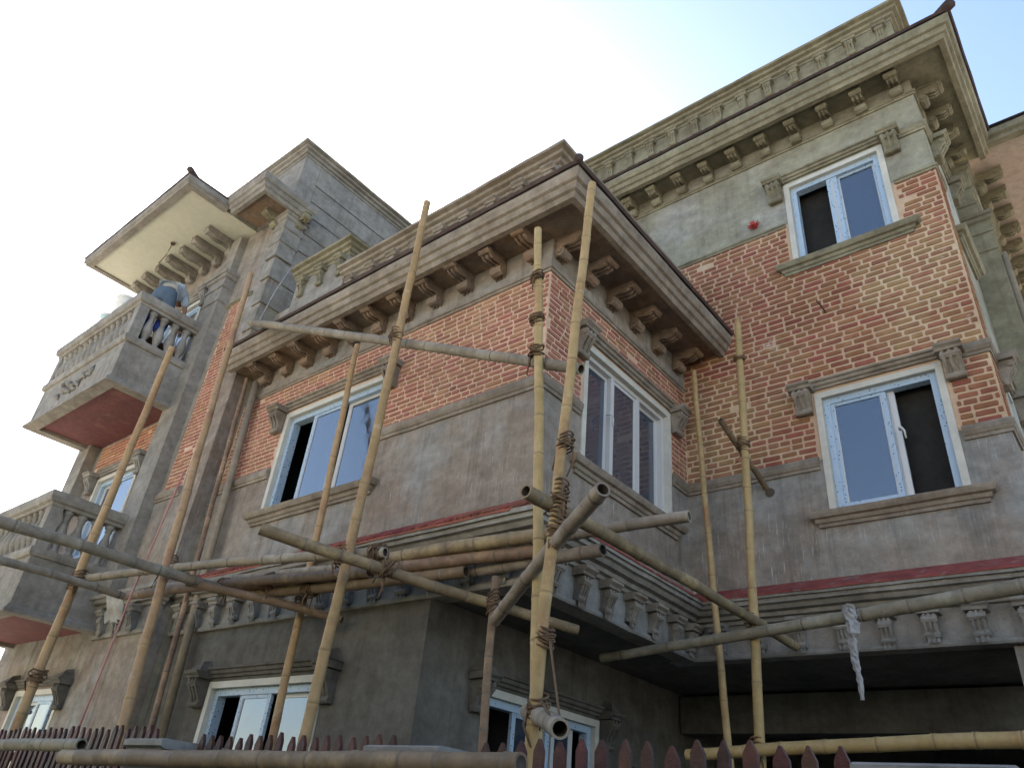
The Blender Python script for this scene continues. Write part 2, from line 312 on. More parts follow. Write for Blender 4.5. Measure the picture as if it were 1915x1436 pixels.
# slabs and roof deck close the block from above
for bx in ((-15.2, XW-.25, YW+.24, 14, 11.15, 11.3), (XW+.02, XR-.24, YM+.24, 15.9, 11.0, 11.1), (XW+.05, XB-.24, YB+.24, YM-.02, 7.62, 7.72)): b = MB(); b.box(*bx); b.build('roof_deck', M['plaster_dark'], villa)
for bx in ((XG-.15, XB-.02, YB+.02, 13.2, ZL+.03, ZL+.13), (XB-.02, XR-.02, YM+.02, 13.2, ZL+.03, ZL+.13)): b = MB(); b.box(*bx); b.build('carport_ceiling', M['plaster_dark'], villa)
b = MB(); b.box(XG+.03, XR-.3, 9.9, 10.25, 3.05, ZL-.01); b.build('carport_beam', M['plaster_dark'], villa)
b = MB(); b.box(XR-.45, XR-.01, YM+.03, YM+.5, 0, ZL-.01); b.build('carport_pier', M['plaster'], villa)
b = MB(SD(XG)); b.box(8.5, 9.6, 0.003, 0.06, 0, 2.5); o = b.build('door', M['door'], villa)
b = MB(SD(XG)); b.box(8.6, 9.0, 0.061, 0.075, .3, 2.3); b.build('door_panel', M['door'], o)
b = MB(SD(XG)); b.box(9.1, 9.5, 0.061, 0.075, .3, 2.3); b.build('door_panel', M['door'], o)

# ---- bricks
def brick_mesh(k, mk='brick'):
    rr = random.Random(40+k); b = MB(); e = 0.09
    def octo(x, z, y): return [(-x+e*.3, y, -z), (x-e*.3, y, -z), (x, y, -z+e*3), (x, y, z-e*3), (x-e*.3, y, z), (-x+e*.3, y, z), (-x, y, z-e*3), (-x, y, -z+e*3)]
    f = [(p[0]*rr.uniform(.96, 1), p[1], p[2]*rr.uniform(.88, 1)) for p in octo(.485, .46, -1)]
    bk = octo(.5, .5, 0.4)
    b.add(f+bk, [tuple(range(8))]+[(i, (i+1) % 8, 8+(i+1) % 8, 8+i) for i in range(8)])
    return b.mesh('brick', M[mk])
BR = [brick_mesh(k) for k in range(8)]+[brick_mesh(k, 'brick_brown') for k in range(8)]
ALL = []
def lay(face, P, u0, u1, z0, z1, holes, lens, backing, seed, pitch=.069, kb=0):
    rr = random.Random(seed); n = max(1, round((z1-z0)/pitch)); pitch = (z1-z0)/n
    for k in range(n):
        z = z0+(k+.5)*pitch; u = u0-rr.uniform(0, .2)
        while u < u1:
            L = rr.choice(lens)*rr.uniform(.9, 1.08); a, c = max(u, u0+.006), min(u+L, u1-.006); u += L
            segs = [(a, c)]
            for h in holes:
                if h[2]-.02 < z < h[3]+.02:
                    ns = []
                    for (p, q) in segs:
                        if q <= h[0] or p >= h[1]: ns.append((p, q))
                        else:
                            if p < h[0]: ns.append((p, h[0]))
                            if q > h[1]: ns.append((h[1], q))
                    segs = ns
            for p, q in segs:
                if q-p < .05 or rr.random() < .006: continue
                wd = q-p-.022; hh = pitch-.0235*rr.uniform(.85, 1.15); zz = z+rr.uniform(-.002, .002)
                uc = (p+q)/2
                loc = (uc, P, zz) if face == 'F' else (P, uc, zz)
                a0 = px_of((loc[0]-(wd/2 if face == 'F' else 0), loc[1]-(wd/2 if face == 'S' else 0), zz-hh/2)); a1 = px_of((loc[0]+(wd/2 if face == 'F' else 0), loc[1]+(wd/2 if face == 'S' else 0), zz-hh/2)); a2 = px_of((loc[0]-(wd/2 if face == 'F' else 0), loc[1]-(wd/2 if face == 'S' else 0), zz+hh/2))
                area = abs((a1[0]-a0[0])*(a2[1]-a0[1])-(a1[1]-a0[1])*(a2[0]-a0[0]))
                if not (0 < a0[0] < 1915 and 0 < a0[1] < 1436): area = 0
                ALL.append((area, face, loc, wd, hh, rr.uniform(.007, .012), kb+rr.randrange(8), rr.uniform(-.006, .006), backing))
def grow(h, s, t=0): return (h[0]-s, h[1]+s, h[2]-.13, h[3]+.1+t)
panels = {o.name: o for o in villa.children if o.name.startswith('brick_backing')}
bk = [o for o in villa.children if o.name.startswith('brick_backing')]
def backing_of(n): return bk[n]
# ---- brick panels on the left wing
def wing_panel(u0, u1, z0, z1, d=.004):
    b = MB(FR(YW)); b.box(u0, u1, -.01, d, z0, z1); return b.build('brick_backing', M['mortar'], villa)
wp1 = wing_panel(-11.28, -10.72, ZS+.03, ZB2); wp2 = wing_panel(-14.6, -12.05, 6.62, 7.28)
lay('F', YB, XW+.02, XB, ZS+.02, ZB, [grow(WIN_BF, .1, .05)], (.23, .24, .125, .13, .24, .12), bk[0], 1)
lay('S', XB, YB, YM, ZS+.02, ZB, [grow(WIN_BS, .09, .05)], (.23, .24, .125, .2), bk[1], 2)
lay('F', YM, XB, XR+.004, ZS+.02, ZB2, [grow(WIN_M1, .09, .05), grow(WIN_M2, .09, .05)], (.25, .27, .24, .22, .15), bk[2], 3, .081, 8)
lay('F', YW-.004, -11.27, -10.73, ZS+.05, ZB2, [], (.23, .24, .13), wp1, 4)
lay('F', YW-.004, -14.6, -12.06, 6.64, 7.27, [], (.23, .24, .13), wp2, 5)
b = MB(SD(XR)); b.box(YM+.003, 8.52, -.01, .004, ZS+.03, ZB2); wp3 = b.build('brick_backing', M['mortar_cream'], villa)
lay('S', XR+.004, YM+.006, 8.52, ZS+.05, ZB2-.02, [], (.12, .2, .24), wp3, 6, .081, 8)
ALL.sort(key=lambda t: -t[0])
rest = {}
for i, (ar, face, loc, wd, hh, dp, k, tilt, back) in enumerate(ALL):
    rz = 0 if face == 'F' else math.pi/2
    if i < 300: inst('brick', BR[k], loc, rz, (wd, dp, hh), back, ry=0)
    else: rest.setdefault(back, []).append((face, loc, wd, hh, dp, k))
for back, L in rest.items():
    b = MB()
    for face, loc, wd, hh, dp, k in L:
        vs = [(v.co.x*wd, v.co.y*dp, v.co.z*hh) for v in BR[k].vertices]
        vs = [(loc[0]+x, loc[1]+y, loc[2]+z) if face == 'F' else (loc[0]-y, loc[1]+x, loc[2]+z) for x, y, z in vs]
        b.add(vs, [tuple(p.vertices) for p in BR[k].polygons])
    tag(b.build('smaller_bricks', M['brick_brown' if L[0][5] > 7 else 'brick'], back), kind='stuff')

# ---- mouldings
def run(name, prof, path, m, parent=villa):
    b = MB(); b.sweep(prof, path); return b.build(name, m, parent)
STR = [(-.01, 0), (.03, 0), (.03, -.03), (.045, -.035), (.05, -.075), (.02, -.09), (.02, -.12), (-.01, -.125)]
STR = [(-.01, -.13), (.022, -.13), (.026, -.095), (.04, -.085), (.055, -.045), (.055, -.005), (.04, .012), (.03, .03), (-.01, .035)]
def prof(P, z): return [(d, zz+z) for d, zz in P]
run('string_course', prof(STR, ZS), [(XW+.02, YB), (WIN_BF[0]-.1, YB)], M['trim'])
run('string_course', prof(STR, ZS), [(WIN_BF[1]+.1, YB), (XB, YB), (XB, WIN_BS[0]-.09)], M['trim'])
run('string_course', prof(STR, ZS), [(XB, WIN_BS[1]+.09), (XB, YM), (WIN_M1[0]-.09, YM)], M['trim'])
run('string_course', prof(STR, ZS), [(WIN_M1[1]+.09, YM), (XR, YM), (XR, 8.6)], M['trim'])
run('string_course', prof(STR, ZS), [(-11.5, YW), (-10.72, YW)], M['trim'])
run('hood_band', prof(STR, 6.66), [(WIN_M1[1]+.27, YM), (XR, YM), (XR, 8.44)], M['trim'])
run('hood_band', prof(STR, 10.22), [(WIN_M2[1]+.27, YM), (XR, YM), (XR, 8.44)], M['trim_green'])
THIN = [(-.01, -.05), (.02, -.05), (.025, -.02), (.04, -.015), (.04, .015), (-.01, .02)]
run('string_course', prof(THIN, ZB2), [(XB-.2, YM), (WIN_M2[0]-.09, YM)], M['trim_green'])
run('string_course', prof(THIN, ZB2), [(WIN_M2[1]+.09, YM), (XR, YM), (XR, 8.6)], M['trim_green'])
run('string_course', prof(THIN, ZB), [(XW+.02, YB), (XB, YB), (XB, YM-.02)], M['trim'])
run('string_course', prof(THIN, ZB2), [(-11.45, YW), (-10.6, YW)], M['trim_green'])
run('string_course', prof(THIN, 10.85), [(XB-2.5, YM), (XR, YM), (XR, 9.7)], M['trim_green'])

# ---- eaves
EAVE = [(-.22, .10), (.40, .07), (.40, .0), (.47, .0), (.49, .045), (.49, .06), (.525, .075), (.54, .13), (.54, .15), (.575, .165), (.60, .235), (.60, .285), (.58, .30), (-.2, .36)]
bayp = [(XW+.02, YB), (-3.98, YB), (-3.98, YM-.005)]
run('bay_eave', prof(EAVE, 7.5), bayp, M['trim'])
run('main_eave', prof(EAVE, 11.03), [(XW+.02, YM), (XR+.06, YM), (XR+.06, 10.08)], M['trim_green'])
# stained soffit skins set just under the eave slabs
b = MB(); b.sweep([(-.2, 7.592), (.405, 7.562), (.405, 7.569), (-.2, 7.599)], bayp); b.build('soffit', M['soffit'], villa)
# tile slopes
def tiles(name, path, d0, z0, d1, z1, m, step=.17, r=.05, parent=villa):
    b = MB()
    P = [Vector(p) for p in path]
    for a, c in zip(P, P[1:]):
        t = (c-a).normalized(); nrm = Vector((t.y, -t.x)); n = max(1, int((c-a).length/step))
        for i in range(n+1):
            q = a+t*((c-a).length*i/n)
            A = (q.x+nrm.x*d0, q.y+nrm.y*d0, z0+random.uniform(-.006, .006)); B = (q.x+nrm.x*d1, q.y+nrm.y*d1, z1)
            b.tube([A, B], [r*random.uniform(.9, 1.1), r*.85], 6)
    o = b.build(name, m, parent); return tag(o, kind='stuff')
b = MB(); b.sweep([(.62, 7.80), (.64, 7.83), (-.02, 8.0), (-.02, 7.94)], bayp); b.build('tile_slope', M['dark_tile'], villa)
tiles('roof_tiles', [(XW+.1, YB), (-3.98, YB)], .62, 7.83, .0, 7.98, M['dark_tile'], .2, .03)
tiles('roof_tiles', [(-3.98, YB), (-3.98, YM-.1)], .62, 7.83, .0, 7.98, M['dark_tile'], .2, .03)
mp = [(XW+.1, YM), (XR+.06, YM), (XR+.06, 10.0)]
b = MB(); b.sweep([(.62, 11.33), (.64, 11.36), (-.02, 11.62), (-.02, 11.56)], mp); b.build('tile_slope', M['dark_tile'], villa)
tiles('roof_tiles', mp, .62, 11.36, 0, 11.6, M['dark_tile'], .2, .03)
b = MB(); b.tube([(XR+.06+.66, YM-.66, 11.37), (XR+.06+.3, YM-.3, 11.56), (XR+.05, YM, 11.68)], [.075, .07, .07], 8); b.build('hip_tile', M['dark_tile'], villa, True)
b = MB(); b.tube([(-3.98+.64, YB-.64, 7.84), (-3.98+.3, YB-.3, 7.93), (-3.98, YB, 8.02)], [.05, .05, .05], 8); b.build('hip_tile', M['dark_tile'], villa, True)

# ---- parapets with caps
def parapet(path, z0, z1, mw, mt, base=True):
    b = MB(); b.sweep([(-.2, z0), (0, z0), (0, z1-.2), (-.2, z1-.2)], path); b.build('parapet_wall', mw, villa)
    z = z1
    cap = [(-.22, z-.21), (.015, z-.21), (.02, z-.17), (.06, z-.155), (.07, z-.11), (.12, z-.095), (.13, z-.05), (.19, z-.035), (.2, z), (-.22, z)]
    run('parapet_cap', cap, path, mt)
    if base: run('parapet_base', [(-.01, z0+.02), (.07, z0+.02), (.07, z0+.2), (.03, z0+.24), (-.01, z0+.25)], path, mt)
parapet([(-8.28, YB), (XB, YB), (XB, YM-.005)], 7.9, 8.96, M['trim_grey'], M['trim'], False)
parapet([(-9.7, YB-.02), (-8.3, YB-.02), (-8.3, YB+1.2)], 8.2, 9.56, M['trim_grey'], M['trim_green'])
b = MB(FR(YB)); b.box(XW+.02, -8.29, -.2, -.005, 7.7, 8.9); b.build('parapet_wall', M['plaster'], villa)
parapet([(XW+.02, YM), (XR-.02, YM), (XR-.02, 15)], 11.5, 12.73, M['trim_green'], M['trim_green'])

# ---- scroll brackets
def scroll_bracket(name, L, H, Wd, m, ridges=5):
    """eave modillion: long arm under the soffit, scroll at its nose and at its heel; local outward is -y, top at z=0"""
    pr = []
    n = 16
    top = [(0, 0), (L, 0)]
    low = []
    for i in range(n+1):
        t = i/n
        d = L*(1-t); z = -.28*H - H*.62*(t**1.7) - .16*H*math.sin(t*math.pi*2.0)
        low.append((d, z))
    nose = [(L+.012, -.06*H), (L+.02, -.2*H), (L+.0, -.34*H)]
    heel = [(.03, -1.0*H), (0, -1.0*H)]
    P = top+nose+low[1:-1]+heel
    b = MB(lambda u, d, z: (u, -d, z))
    for k in range(ridges):
        u0 = -Wd/2+Wd*k/ridges; u1 = u0+Wd/ridges; s = (1.0 if k % 2 == 0 else .86)
        b.prism([(d*(1 if d < .02 else (s*.06+.94)), z*(s if z < -.3*H else 1)) for d, z in P], u0+(.0005 if k else 0), u1)
    b.prism([(0, .0), (L+.03, .0), (L+.03, .03), (0, .03)], -Wd/2-.015, Wd/2+.015)
    for cx, cz, rr in ((L-.015, -.22*H, .17*H), (.075, -.72*H, .26*H)):
        b.tube([(-Wd/2-.012, cx, cz), (Wd/2+.012, cx, cz)], rr, 10)
        b.tube([(-Wd/2-.022, cx, cz), (Wd/2+.022, cx, cz)], rr*.4, 8)
    b.v = [(x+random.uniform(-.005, .005), y+random.uniform(-.005, .005) if y < -.01 else y, z+random.uniform(-.006, .006) if z < -.02 else z) for x, y, z in b.v]
    return b.mesh(name, m)
def console_mesh(name, m, Wd=.17, H=.38, D=.17):
    """window-head console: moulded cap, tapering leaf body, small scroll foot; local outward -y, top z=0"""
    b = MB(lambda u, d, z: (u, -d, z))
    b.prism([(0, 0), (D+.05, 0), (D+.05, -.03), (D+.02, -.05), (D+.01, -.075), (0, -.08)], -Wd/2-.045, Wd/2+.045)
    body = [(0, -.08), (D, -.08), (D*1.02, -.13), (D*.92, -.17), (D*.62, -.24), (D*.45, -.31), (D*.5, -.35), (D*.42, -H), (0, -H)]
    for k in range(5):
        u0 = -Wd/2+Wd*k/5; s = 1 if k % 2 == 0 else .84
        b.prism([(d*s, z) for d, z in body], u0, u0+Wd/5)
    b.tube([(-Wd/2-.012, D*.36, -H+.03), (Wd/2+.012, D*.36, -H+.03)], .033, 8)
    b.tube([(-Wd/2-.012, D*.78, -.13), (Wd/2+.012, D*.78, -.13)], .04, 8)
    b.v = [(x+random.uniform(-.004, .004), y+random.uniform(-.005, .005) if y < -.01 else y, z+random.uniform(-.004, .004)) for x, y, z in b.v]
    return b.mesh(name, m)
def put(name, me, face, P, u, z, parent=villa, s=(1, 1, 1)):
    loc = (u, P, z) if face == 'F' else (P, u, z)
    j = lambda: 1+random.uniform(-.06, .06)
    if isinstance(me, list): me = random.choice(me)
    return inst(name, me, loc, 0 if face == 'F' else math.pi/2, (s[0]*j(), s[1]*j(), s[2]*j()), parent)
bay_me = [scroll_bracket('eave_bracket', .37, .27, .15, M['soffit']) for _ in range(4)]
main_me = [scroll_bracket('eave_bracket', .31, .26, .13, M['trim_green']) for _ in range(4)]
wing_me = [scroll_bracket('eave_bracket', .62, .30, .14, M['trim_grey']) for _ in range(4)]
side_me = [scroll_bracket('eave_bracket', .36, .28, .15, M['trim_green']) for _ in range(4)]
u = -4.36
while u > XW+.3: put('eave_bracket', bay_me, 'F', YB+.003, u, 7.575); u -= .53
for y in (5.12, 5.66, 6.2, 6.75, 7.3, 7.85): put('eave_bracket', bay_me, 'S', XB-.003, y, 7.575)
for k in range(12): put('eave_bracket', main_me, 'F', YM+.003, -.72-.468*k, 11.09)
for y in (8.4, 8.85, 9.3, 9.75): put('eave_bracket', main_me, 'S', XR-.003, y, 11.09)
pb_me = [console_mesh('parapet_bracket', M['trim'], .10, .36, .10) for _ in range(4)]
pbg_me = [console_mesh('parapet_bracket', M['trim_green'], .10, .36, .10) for _ in range(4)]
for k in range(9): put('parapet_bracket', pb_me, 'F', YB+.003, -4.22-.475*k, 8.745)
for k in range(3): put('parapet_bracket', pbg_me, 'F', YB-.017, -8.45-.5*k, 9.345)
for y in (5.3, 5.75, 6.2, 6.65, 7.1, 7.55): put('parapet_bracket', pb_me, 'S', XB-.003, y, 8.745)
for k in range(14): put('parapet_bracket', pbg_me, 'F', YM+.003, -.72-.43*k, 12.515)

# ---- lower cornice
LOW = [(-.02, .0), (.05, .0), (.06, .02), (.06, .05), (.03, .06), (.03, .36), (.07, .365), (.08, .40), (.13, .41), (.14, .45), (.20, .46), (.23, .50), (.27, .51), (.27, .565), (-.02, .60)]
lowp = [(XW+.02, YB), (XB, YB), (XB, YM), (XR, YM), (XR, 12)]
LC = ['trim', 'trim', 'trim_grey', 'trim_grey']
run('lower_cornice', prof(LOW, ZL), [(XW+.02, YB), (XB, YB), (XB, YM), (XR, YM), (XR, 12)], M['trim_grey'])
b = MB(); b.sweep([(.275, ZL+.555), (.30, ZL+.555), (.30, ZL+.60), (.275, ZL+.60)], lowp[:4]); b.build('cornice_fascia', M['trim_grey'], villa)
b = MB(); b.sweep([(.31, ZL+.585), (.31, ZL+.605), (-.01, ZL+.79), (-.01, ZL+.60)], lowp[1:4]); b.build('skirt_roof', M['red_band'], villa)
b = MB(); b.sweep([(.31, ZL+.585), (.31, ZL+.605), (-.01, ZL+.81), (-.01, ZL+.60)], [(XW+.02, YB), (XB, YB)]); b.build('skirt_roof', M['tile'], villa)
tiles('skirt_tiles', [(XW+.1, YB), (XB, YB)], .30, ZL+.61, .02, ZL+.80, M['tile'], .085, .026)
low_me = [console_mesh('cornice_bracket', M['trim'], .11, .30, .12) for _ in range(4)]
lowg_me = [console_mesh('cornice_bracket', M['trim_grey'], .11, .30, .12) for _ in range(4)]
u = -4.35
while u > XW+.2: put('cornice_bracket', lowg_me, 'F', YB-.028, u, ZL+.365); u -= .43
for y in (5.3, 5.74, 6.2, 6.66, 7.1, 7.54, 7.92): put('cornice_bracket', low_me, 'S', XB+.028, y, ZL+.365)
for x in (-3.75, -3.3, -2.86, -2.42, -2.0, -1.6, -1.2, -.8): put('cornice_bracket', lowg_me, 'F', YM-.028, x, ZL+.365)

# ---- windows
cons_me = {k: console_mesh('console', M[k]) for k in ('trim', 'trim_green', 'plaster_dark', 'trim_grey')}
def window(face, P, rect, sashes, tm='trim', film='film', bars=(), handle=None, lab=None, sill=True, hood=True, cons=True):
    """sashes: list of (u0,u1,depth,kind) kind in glass/open"""
    T = FR(P) if face == 'F' else SD(P); u0, u1, z0, z1 = rect
    b = MB(T)                                   # painted casing with splayed reveal
    cw = .05
    for a, c, e, f in ((u0-cw, u0+.025, z0-.0, z1+cw), (u1-.025, u1+cw, z0, z1+cw), (u0+.025, u1-.025, z1-.025, z1+cw)):
        b.box(a, c, -.19, .014, e, f, .002)
    win = b.build('window', M['white'], villa)
    if lab: win['label'] = lab
    a0, a1, c0, c1 = u0+.027, u1-.027, z0+.004, z1-.027; fw = .075 if film == 'film' else .055
    b = MB(T)
    b.box(a0, a0+fw, -.16, -.05, c0, c1); b.box(a1-fw, a1, -.16, -.05, c0, c1); b.box(a0+fw, a1-fw, -.16, -.05, c1-fw, c1); b.box(a0+fw, a1-fw, -.16, -.05, c0, c0+fw)
    for m in bars: b.box(m-.035, m+.035, -.158, -.052, c0+fw, c1-fw)
    b.build('frame', M[film], win)
    for s0, s1, dd, kind in sashes:
        if kind == 'open': continue
        s = .055; b = MB(T); d0, d1 = dd-.02, dd+.018; e0, e1 = c0+fw*.8, c1-fw*.8
        b.box(s0, s0+s, d0, d1, e0, e1); b.box(s1-s, s1, d0, d1, e0, e1); b.box(s0+s, s1-s, d0, d1, e1-s, e1); b.box(s0+s, s1-s, d0, d1, e0, e0+s)
        sash = b.build('sash', M['upvc' if kind == 'white' else film], win)
        b = MB(T); b.box(s0+s-.005, s1-s+.005, dd-.006, dd+.004, e0+s-.005, e1-s+.005); b.build('pane', M['glass'], win)
        g_ = .014
        for q0, q1 in ((s0+s, s0+s+g_), (s1-s-g_, s1-s)): b = MB(T); b.box(q0, q1, dd+.0045, dd+.012, e0+s, e1-s); b.build('glazing_bead', M['upvc'], win)
    if handle:
        hu, hz = handle; b = MB(T); b.box(hu-.014, hu+.014, -.07, -.055, hz-.05, hz+.05)
        b.v = []; b.f = []; b.m = []
        pts = [T(hu, -.05, hz+.02), T(hu, .0, hz+.02), T(hu+.03, .012, hz+.015), T(hu+.05, .012, hz-.03), T(hu+.052, .012, hz-.12)]
        b2 = MB(); b2.tube(pts, [.014, .013, .013, .012, .010], 8); b2.build('handle', M['upvc'], win, True)
    if sill:
        pr = [(-.03, z0-.16), (.03, z0-.16), (.035, z0-.125), (.055, z0-.115), (.065, z0-.075), (.10, z0-.065), (.12, z0-.03), (.13, z0+.0), (-.03, z0-.0)]
        b = MB()
        if face == 'F': pa = [(u0-.15, P+.02), (u0-.15, P), (u1+.15, P), (u1+.15, P+.02)]
        else: pa = [(P-.02, u0-.13), (P, u0-.13), (P, u1+.13), (P-.02, u1+.13)]
        b.T = ident; b.sweep(pr, pa); b.build('sill', M[tm], win)
    if hood:
        zt = z1+.09
        hp = [(-.01, zt), (.03, zt), (.035, zt+.03), (.06, zt+.04), (.065, zt+.075), (.09, zt+.085), (.09, zt+.11), (-.01, zt+.12)]
        b = MB(T); b.prism(hp, u0-.05, u1+.05); b.build('hood', M[tm], win)
    if cons:
        for cu in (u0-.17, u1+.17): put('console', cons_me[tm], face, P-.004 if face == 'F' else P+.004, cu, z1+.15, win)
    if tm == 'plaster_dark':
        for cu in (u0-.17, u1+.17): b = MB(T); b.add([(cu-.14, 0, z1+.14), (cu+.14, 0, z1+.14), (cu-.14, .2, z1+.152), (cu+.14, .2, z1+.152), (cu, .0, z1+.3), (cu, .1, z1+.27)], [(0, 1, 3, 2), (2, 3, 5), (0, 4, 1), (0, 2, 5, 4), (1, 4, 5, 3)]); b.build('hood_horn', M[tm], win)
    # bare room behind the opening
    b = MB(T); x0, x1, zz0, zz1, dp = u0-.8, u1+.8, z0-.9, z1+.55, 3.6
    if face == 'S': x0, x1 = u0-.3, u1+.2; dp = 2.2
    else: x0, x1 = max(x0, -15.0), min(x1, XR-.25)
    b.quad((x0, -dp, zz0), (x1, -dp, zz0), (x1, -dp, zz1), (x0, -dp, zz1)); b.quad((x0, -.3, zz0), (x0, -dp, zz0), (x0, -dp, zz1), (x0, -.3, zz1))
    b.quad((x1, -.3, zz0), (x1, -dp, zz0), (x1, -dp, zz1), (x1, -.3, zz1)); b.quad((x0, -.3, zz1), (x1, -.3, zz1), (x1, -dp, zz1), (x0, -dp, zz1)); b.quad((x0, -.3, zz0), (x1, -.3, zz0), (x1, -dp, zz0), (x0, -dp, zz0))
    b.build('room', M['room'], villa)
    return win
u0, u1 = WIN_BF[:2]
window('F', YB, WIN_BF, [(u0+.55, u0+1.22, -.085, 'film'), (u0+1.25, u1-.06, -.13, 'white')], 'trim', 'film', lab='wide sliding window with white casing, left sash slid open')
u0, u1 = WIN_BS[:2]
window('S', XB, WIN_BS, [(u0+.07, u0+.62, -.13, 'white'), (u0+.62, u0+1.2, -.085, 'white'), (u0+1.2, u1-.08, -.13, 'white')], 'trim', 'upvc', bars=(u0+.62, u0+1.2), handle=(u0+.5, 5.85), lab='three-light window with dark panes')
u0, u1 = WIN_M1[:2]
window('F', YM, WIN_M1, [(u0+.08, u0+.72, -.085, 'film'), (u0+.66, u0+.80, -.13, 'white')], 'trim', 'film', handle=(u0+.80, 5.85), lab='window with one sash open and blue film on the frame')
u0, u1 = WIN_M2[:2]
window('F', YM, WIN_M2, [(u0+.52, u0+.66, -.085, 'film'), (u0+.62, u1-.07, -.12, 'film')], 'trim_green', 'film', lab='top window with its left half open')
u0, u1 = WIN_GF[:2]
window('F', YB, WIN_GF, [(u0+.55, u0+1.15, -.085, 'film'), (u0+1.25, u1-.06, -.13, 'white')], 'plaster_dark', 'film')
u0, u1 = WIN_GS[:2]
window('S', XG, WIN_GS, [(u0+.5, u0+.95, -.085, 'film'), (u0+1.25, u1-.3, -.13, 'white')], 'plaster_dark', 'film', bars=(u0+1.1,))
u0, u1 = WIN_W2[:2]
window('F', YW, WIN_W2, [(u0+.1, u0+.75, -.13, 'white'), (u0+.72, u1-.06, -.085, 'film')], 'trim_grey', 'film', sill=False)
u0, u1 = WIN_W3[:2]
window('F', YW, WIN_W3, [(u0+.1, u0+.75, -.13, 'white'), (u0+.72, u1-.06, -.085, 'film')], 'trim_grey', 'film', sill=False)
u0, u1 = WIN_WG[:2]
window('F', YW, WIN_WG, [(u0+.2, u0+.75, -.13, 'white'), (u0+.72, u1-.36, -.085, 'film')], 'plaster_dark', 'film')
window('S', XR, SW1, [(8.78, 9.22, -.06, 'film')], 'trim', 'film')
window('S', XR, SW2, [(8.78, 9.22, -.06, 'film')], 'trim_green', 'film')

# ---- right side pilaster, canopy and its brackets
def pilaster(x0, x1, y0, y1, z0, z1, m, cap=.35):
    b = MB(); b.box(x0, x1, y0, y1, z0, z1); p = b.build('pilaster', m, villa)
    b = MB(); pr = [(.004, z1-cap-.32), (.022, z1-cap-.31), (.022, z1-cap-.27), (.006, z1-cap-.26), (.006, z1-cap), (.03, z1-cap+.01), (.03, z1-cap+.06), (.012, z1-cap+.08), (.012, z1-.14), (.05, z1-.12), (.05, z1-.06), (.08, z1-.05), (.08, z1+.002)]
    b.add([(x, y, z) for o, z in pr for x, y in ((x0-o, y0-o), (x1+o, y0-o), (x1+o, y1+o), (x0-o, y1+o))], [(i*4+k, i*4+(k+1) % 4, i*4+4+(k+1) % 4, i*4+4+k) for i in range(len(pr)-1) for k in range(4)]+[(0, 1, 2, 3), tuple(range(4*len(pr)-4, 4*len(pr)))])
    b.build('capital', m, p); return p
pilaster(XR+.003, XR+.33, 9.95, 10.4, 0, 9.9, M['trim_green'])
pilaster(XR+.003, XR+.24, 10.0, 10.35, 9.9, 11.0, M['trim_green'], .5)
b = MB(); b.tube([(XR+.36, 10.2, 0), (XR+.36, 10.2, 9.3)], .05, 10); b.build('downpipe', M['pipe'], villa, True)
b = MB(); b.box(XR+.01, XR+.28, 10.4, 18, 0, 11.15); b.build('side_wall', M['plaster_green'], villa)
b = MB(); b.box(XR+.01, 6, 10.02, 18, 11.22, 11.35); b.build('porch_canopy', M['pink'], villa)
run('porch_eave', [(-.02, 11.16), (.1, 11.16), (.11, 11.22), (.16, 11.25), (.16, 11.36), (-.02, 11.42)], [(XR+.3, 10.02), (6, 10.02)], M['trim_green'])
b = MB(); b.sweep([(.18, 11.40), (.18, 11.42), (-.5, 11.7), (-.5, 11.6)], [(XR+.3, 10.02), (6, 10.02)]); b.build('tile_slope', M['dark_tile'], villa)
for k in range(9): put('eave_bracket', side_me, 'S', XR+.277, 10.62+.48*k, 11.19)
run('string_course', prof(STR, 9.3), [(XR+.29, 10.5), (XR+.29, 18)], M['trim_green'])

# ---- left wing: pilasters, canopy, eave, tower parapet
pilaster(-12.0, -11.45, YW-.2, YW+.05, ZL+.62, 10.1, M['trim_grey'])
pilaster(-15.25, -14.75, YW-.2, YW+.05, ZL+.62, 10.1, M['trim_grey'])
for xa in (-11.9, -15.15): b = MB(); b.box(xa, xa+.33, YW-.14, YW+.05, 10.103, 11.1); b.build('pier_block', M['trim_grey'], villa)
b = MB(); b.box(-15.25, -11.32, 3.28, YW+.1, 11.17, 11.27); b.build('canopy_soffit', M['cream'], villa)
CAN = [(-.02, 11.13), (.10, 11.13), (.11, 11.165), (.15, 11.19), (.15, 11.30), (-.02, 11.34)]
run('canopy_edge', CAN, [(-15.25, YW), (-15.25, 3.28), (-11.32, 3.28), (-11.32, 4.0)], M['trim_grey'])
b = MB(); b.sweep([(.17, 11.30), (.17, 11.325), (-.45, 11.52), (-.45, 11.3)], [(-15.25, YW), (-15.25, 3.28), (-11.32, 3.28), (-11.32, 4.6)]); b.build('tile_slope', M['dark_tile'], villa)
b = MB(); b.tube([(-11.13, 3.09, 11.34), (-11.5, 3.45, 11.5)], .06, 8); b.build('hip_tile', M['dark_tile'], villa, True)
for k in range(7): put('eave_bracket', wing_me, 'F', YW+.003, -12.0-.5*k, 11.15)
run('tower_eave', prof(EAVE, 11.0), [(-11.1, YW-.2), (XW-.3, YW-.2), (XW-.3, YW+.35)], M['trim_grey'])
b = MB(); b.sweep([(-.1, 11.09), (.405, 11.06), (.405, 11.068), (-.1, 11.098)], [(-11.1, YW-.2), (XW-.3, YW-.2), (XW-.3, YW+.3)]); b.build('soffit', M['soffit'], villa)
put('eave_bracket', main_me, 'F', YW+.003, -10.5, 11.06); put('eave_bracket', main_me, 'S', XW-.003, 4.9, 11.06)
parapet([(-13.6, YW-.05), (XW, YW-.05), (XW, YM+1)], 11.2, 12.76, M['trim_grey'], M['trim_grey'], False)
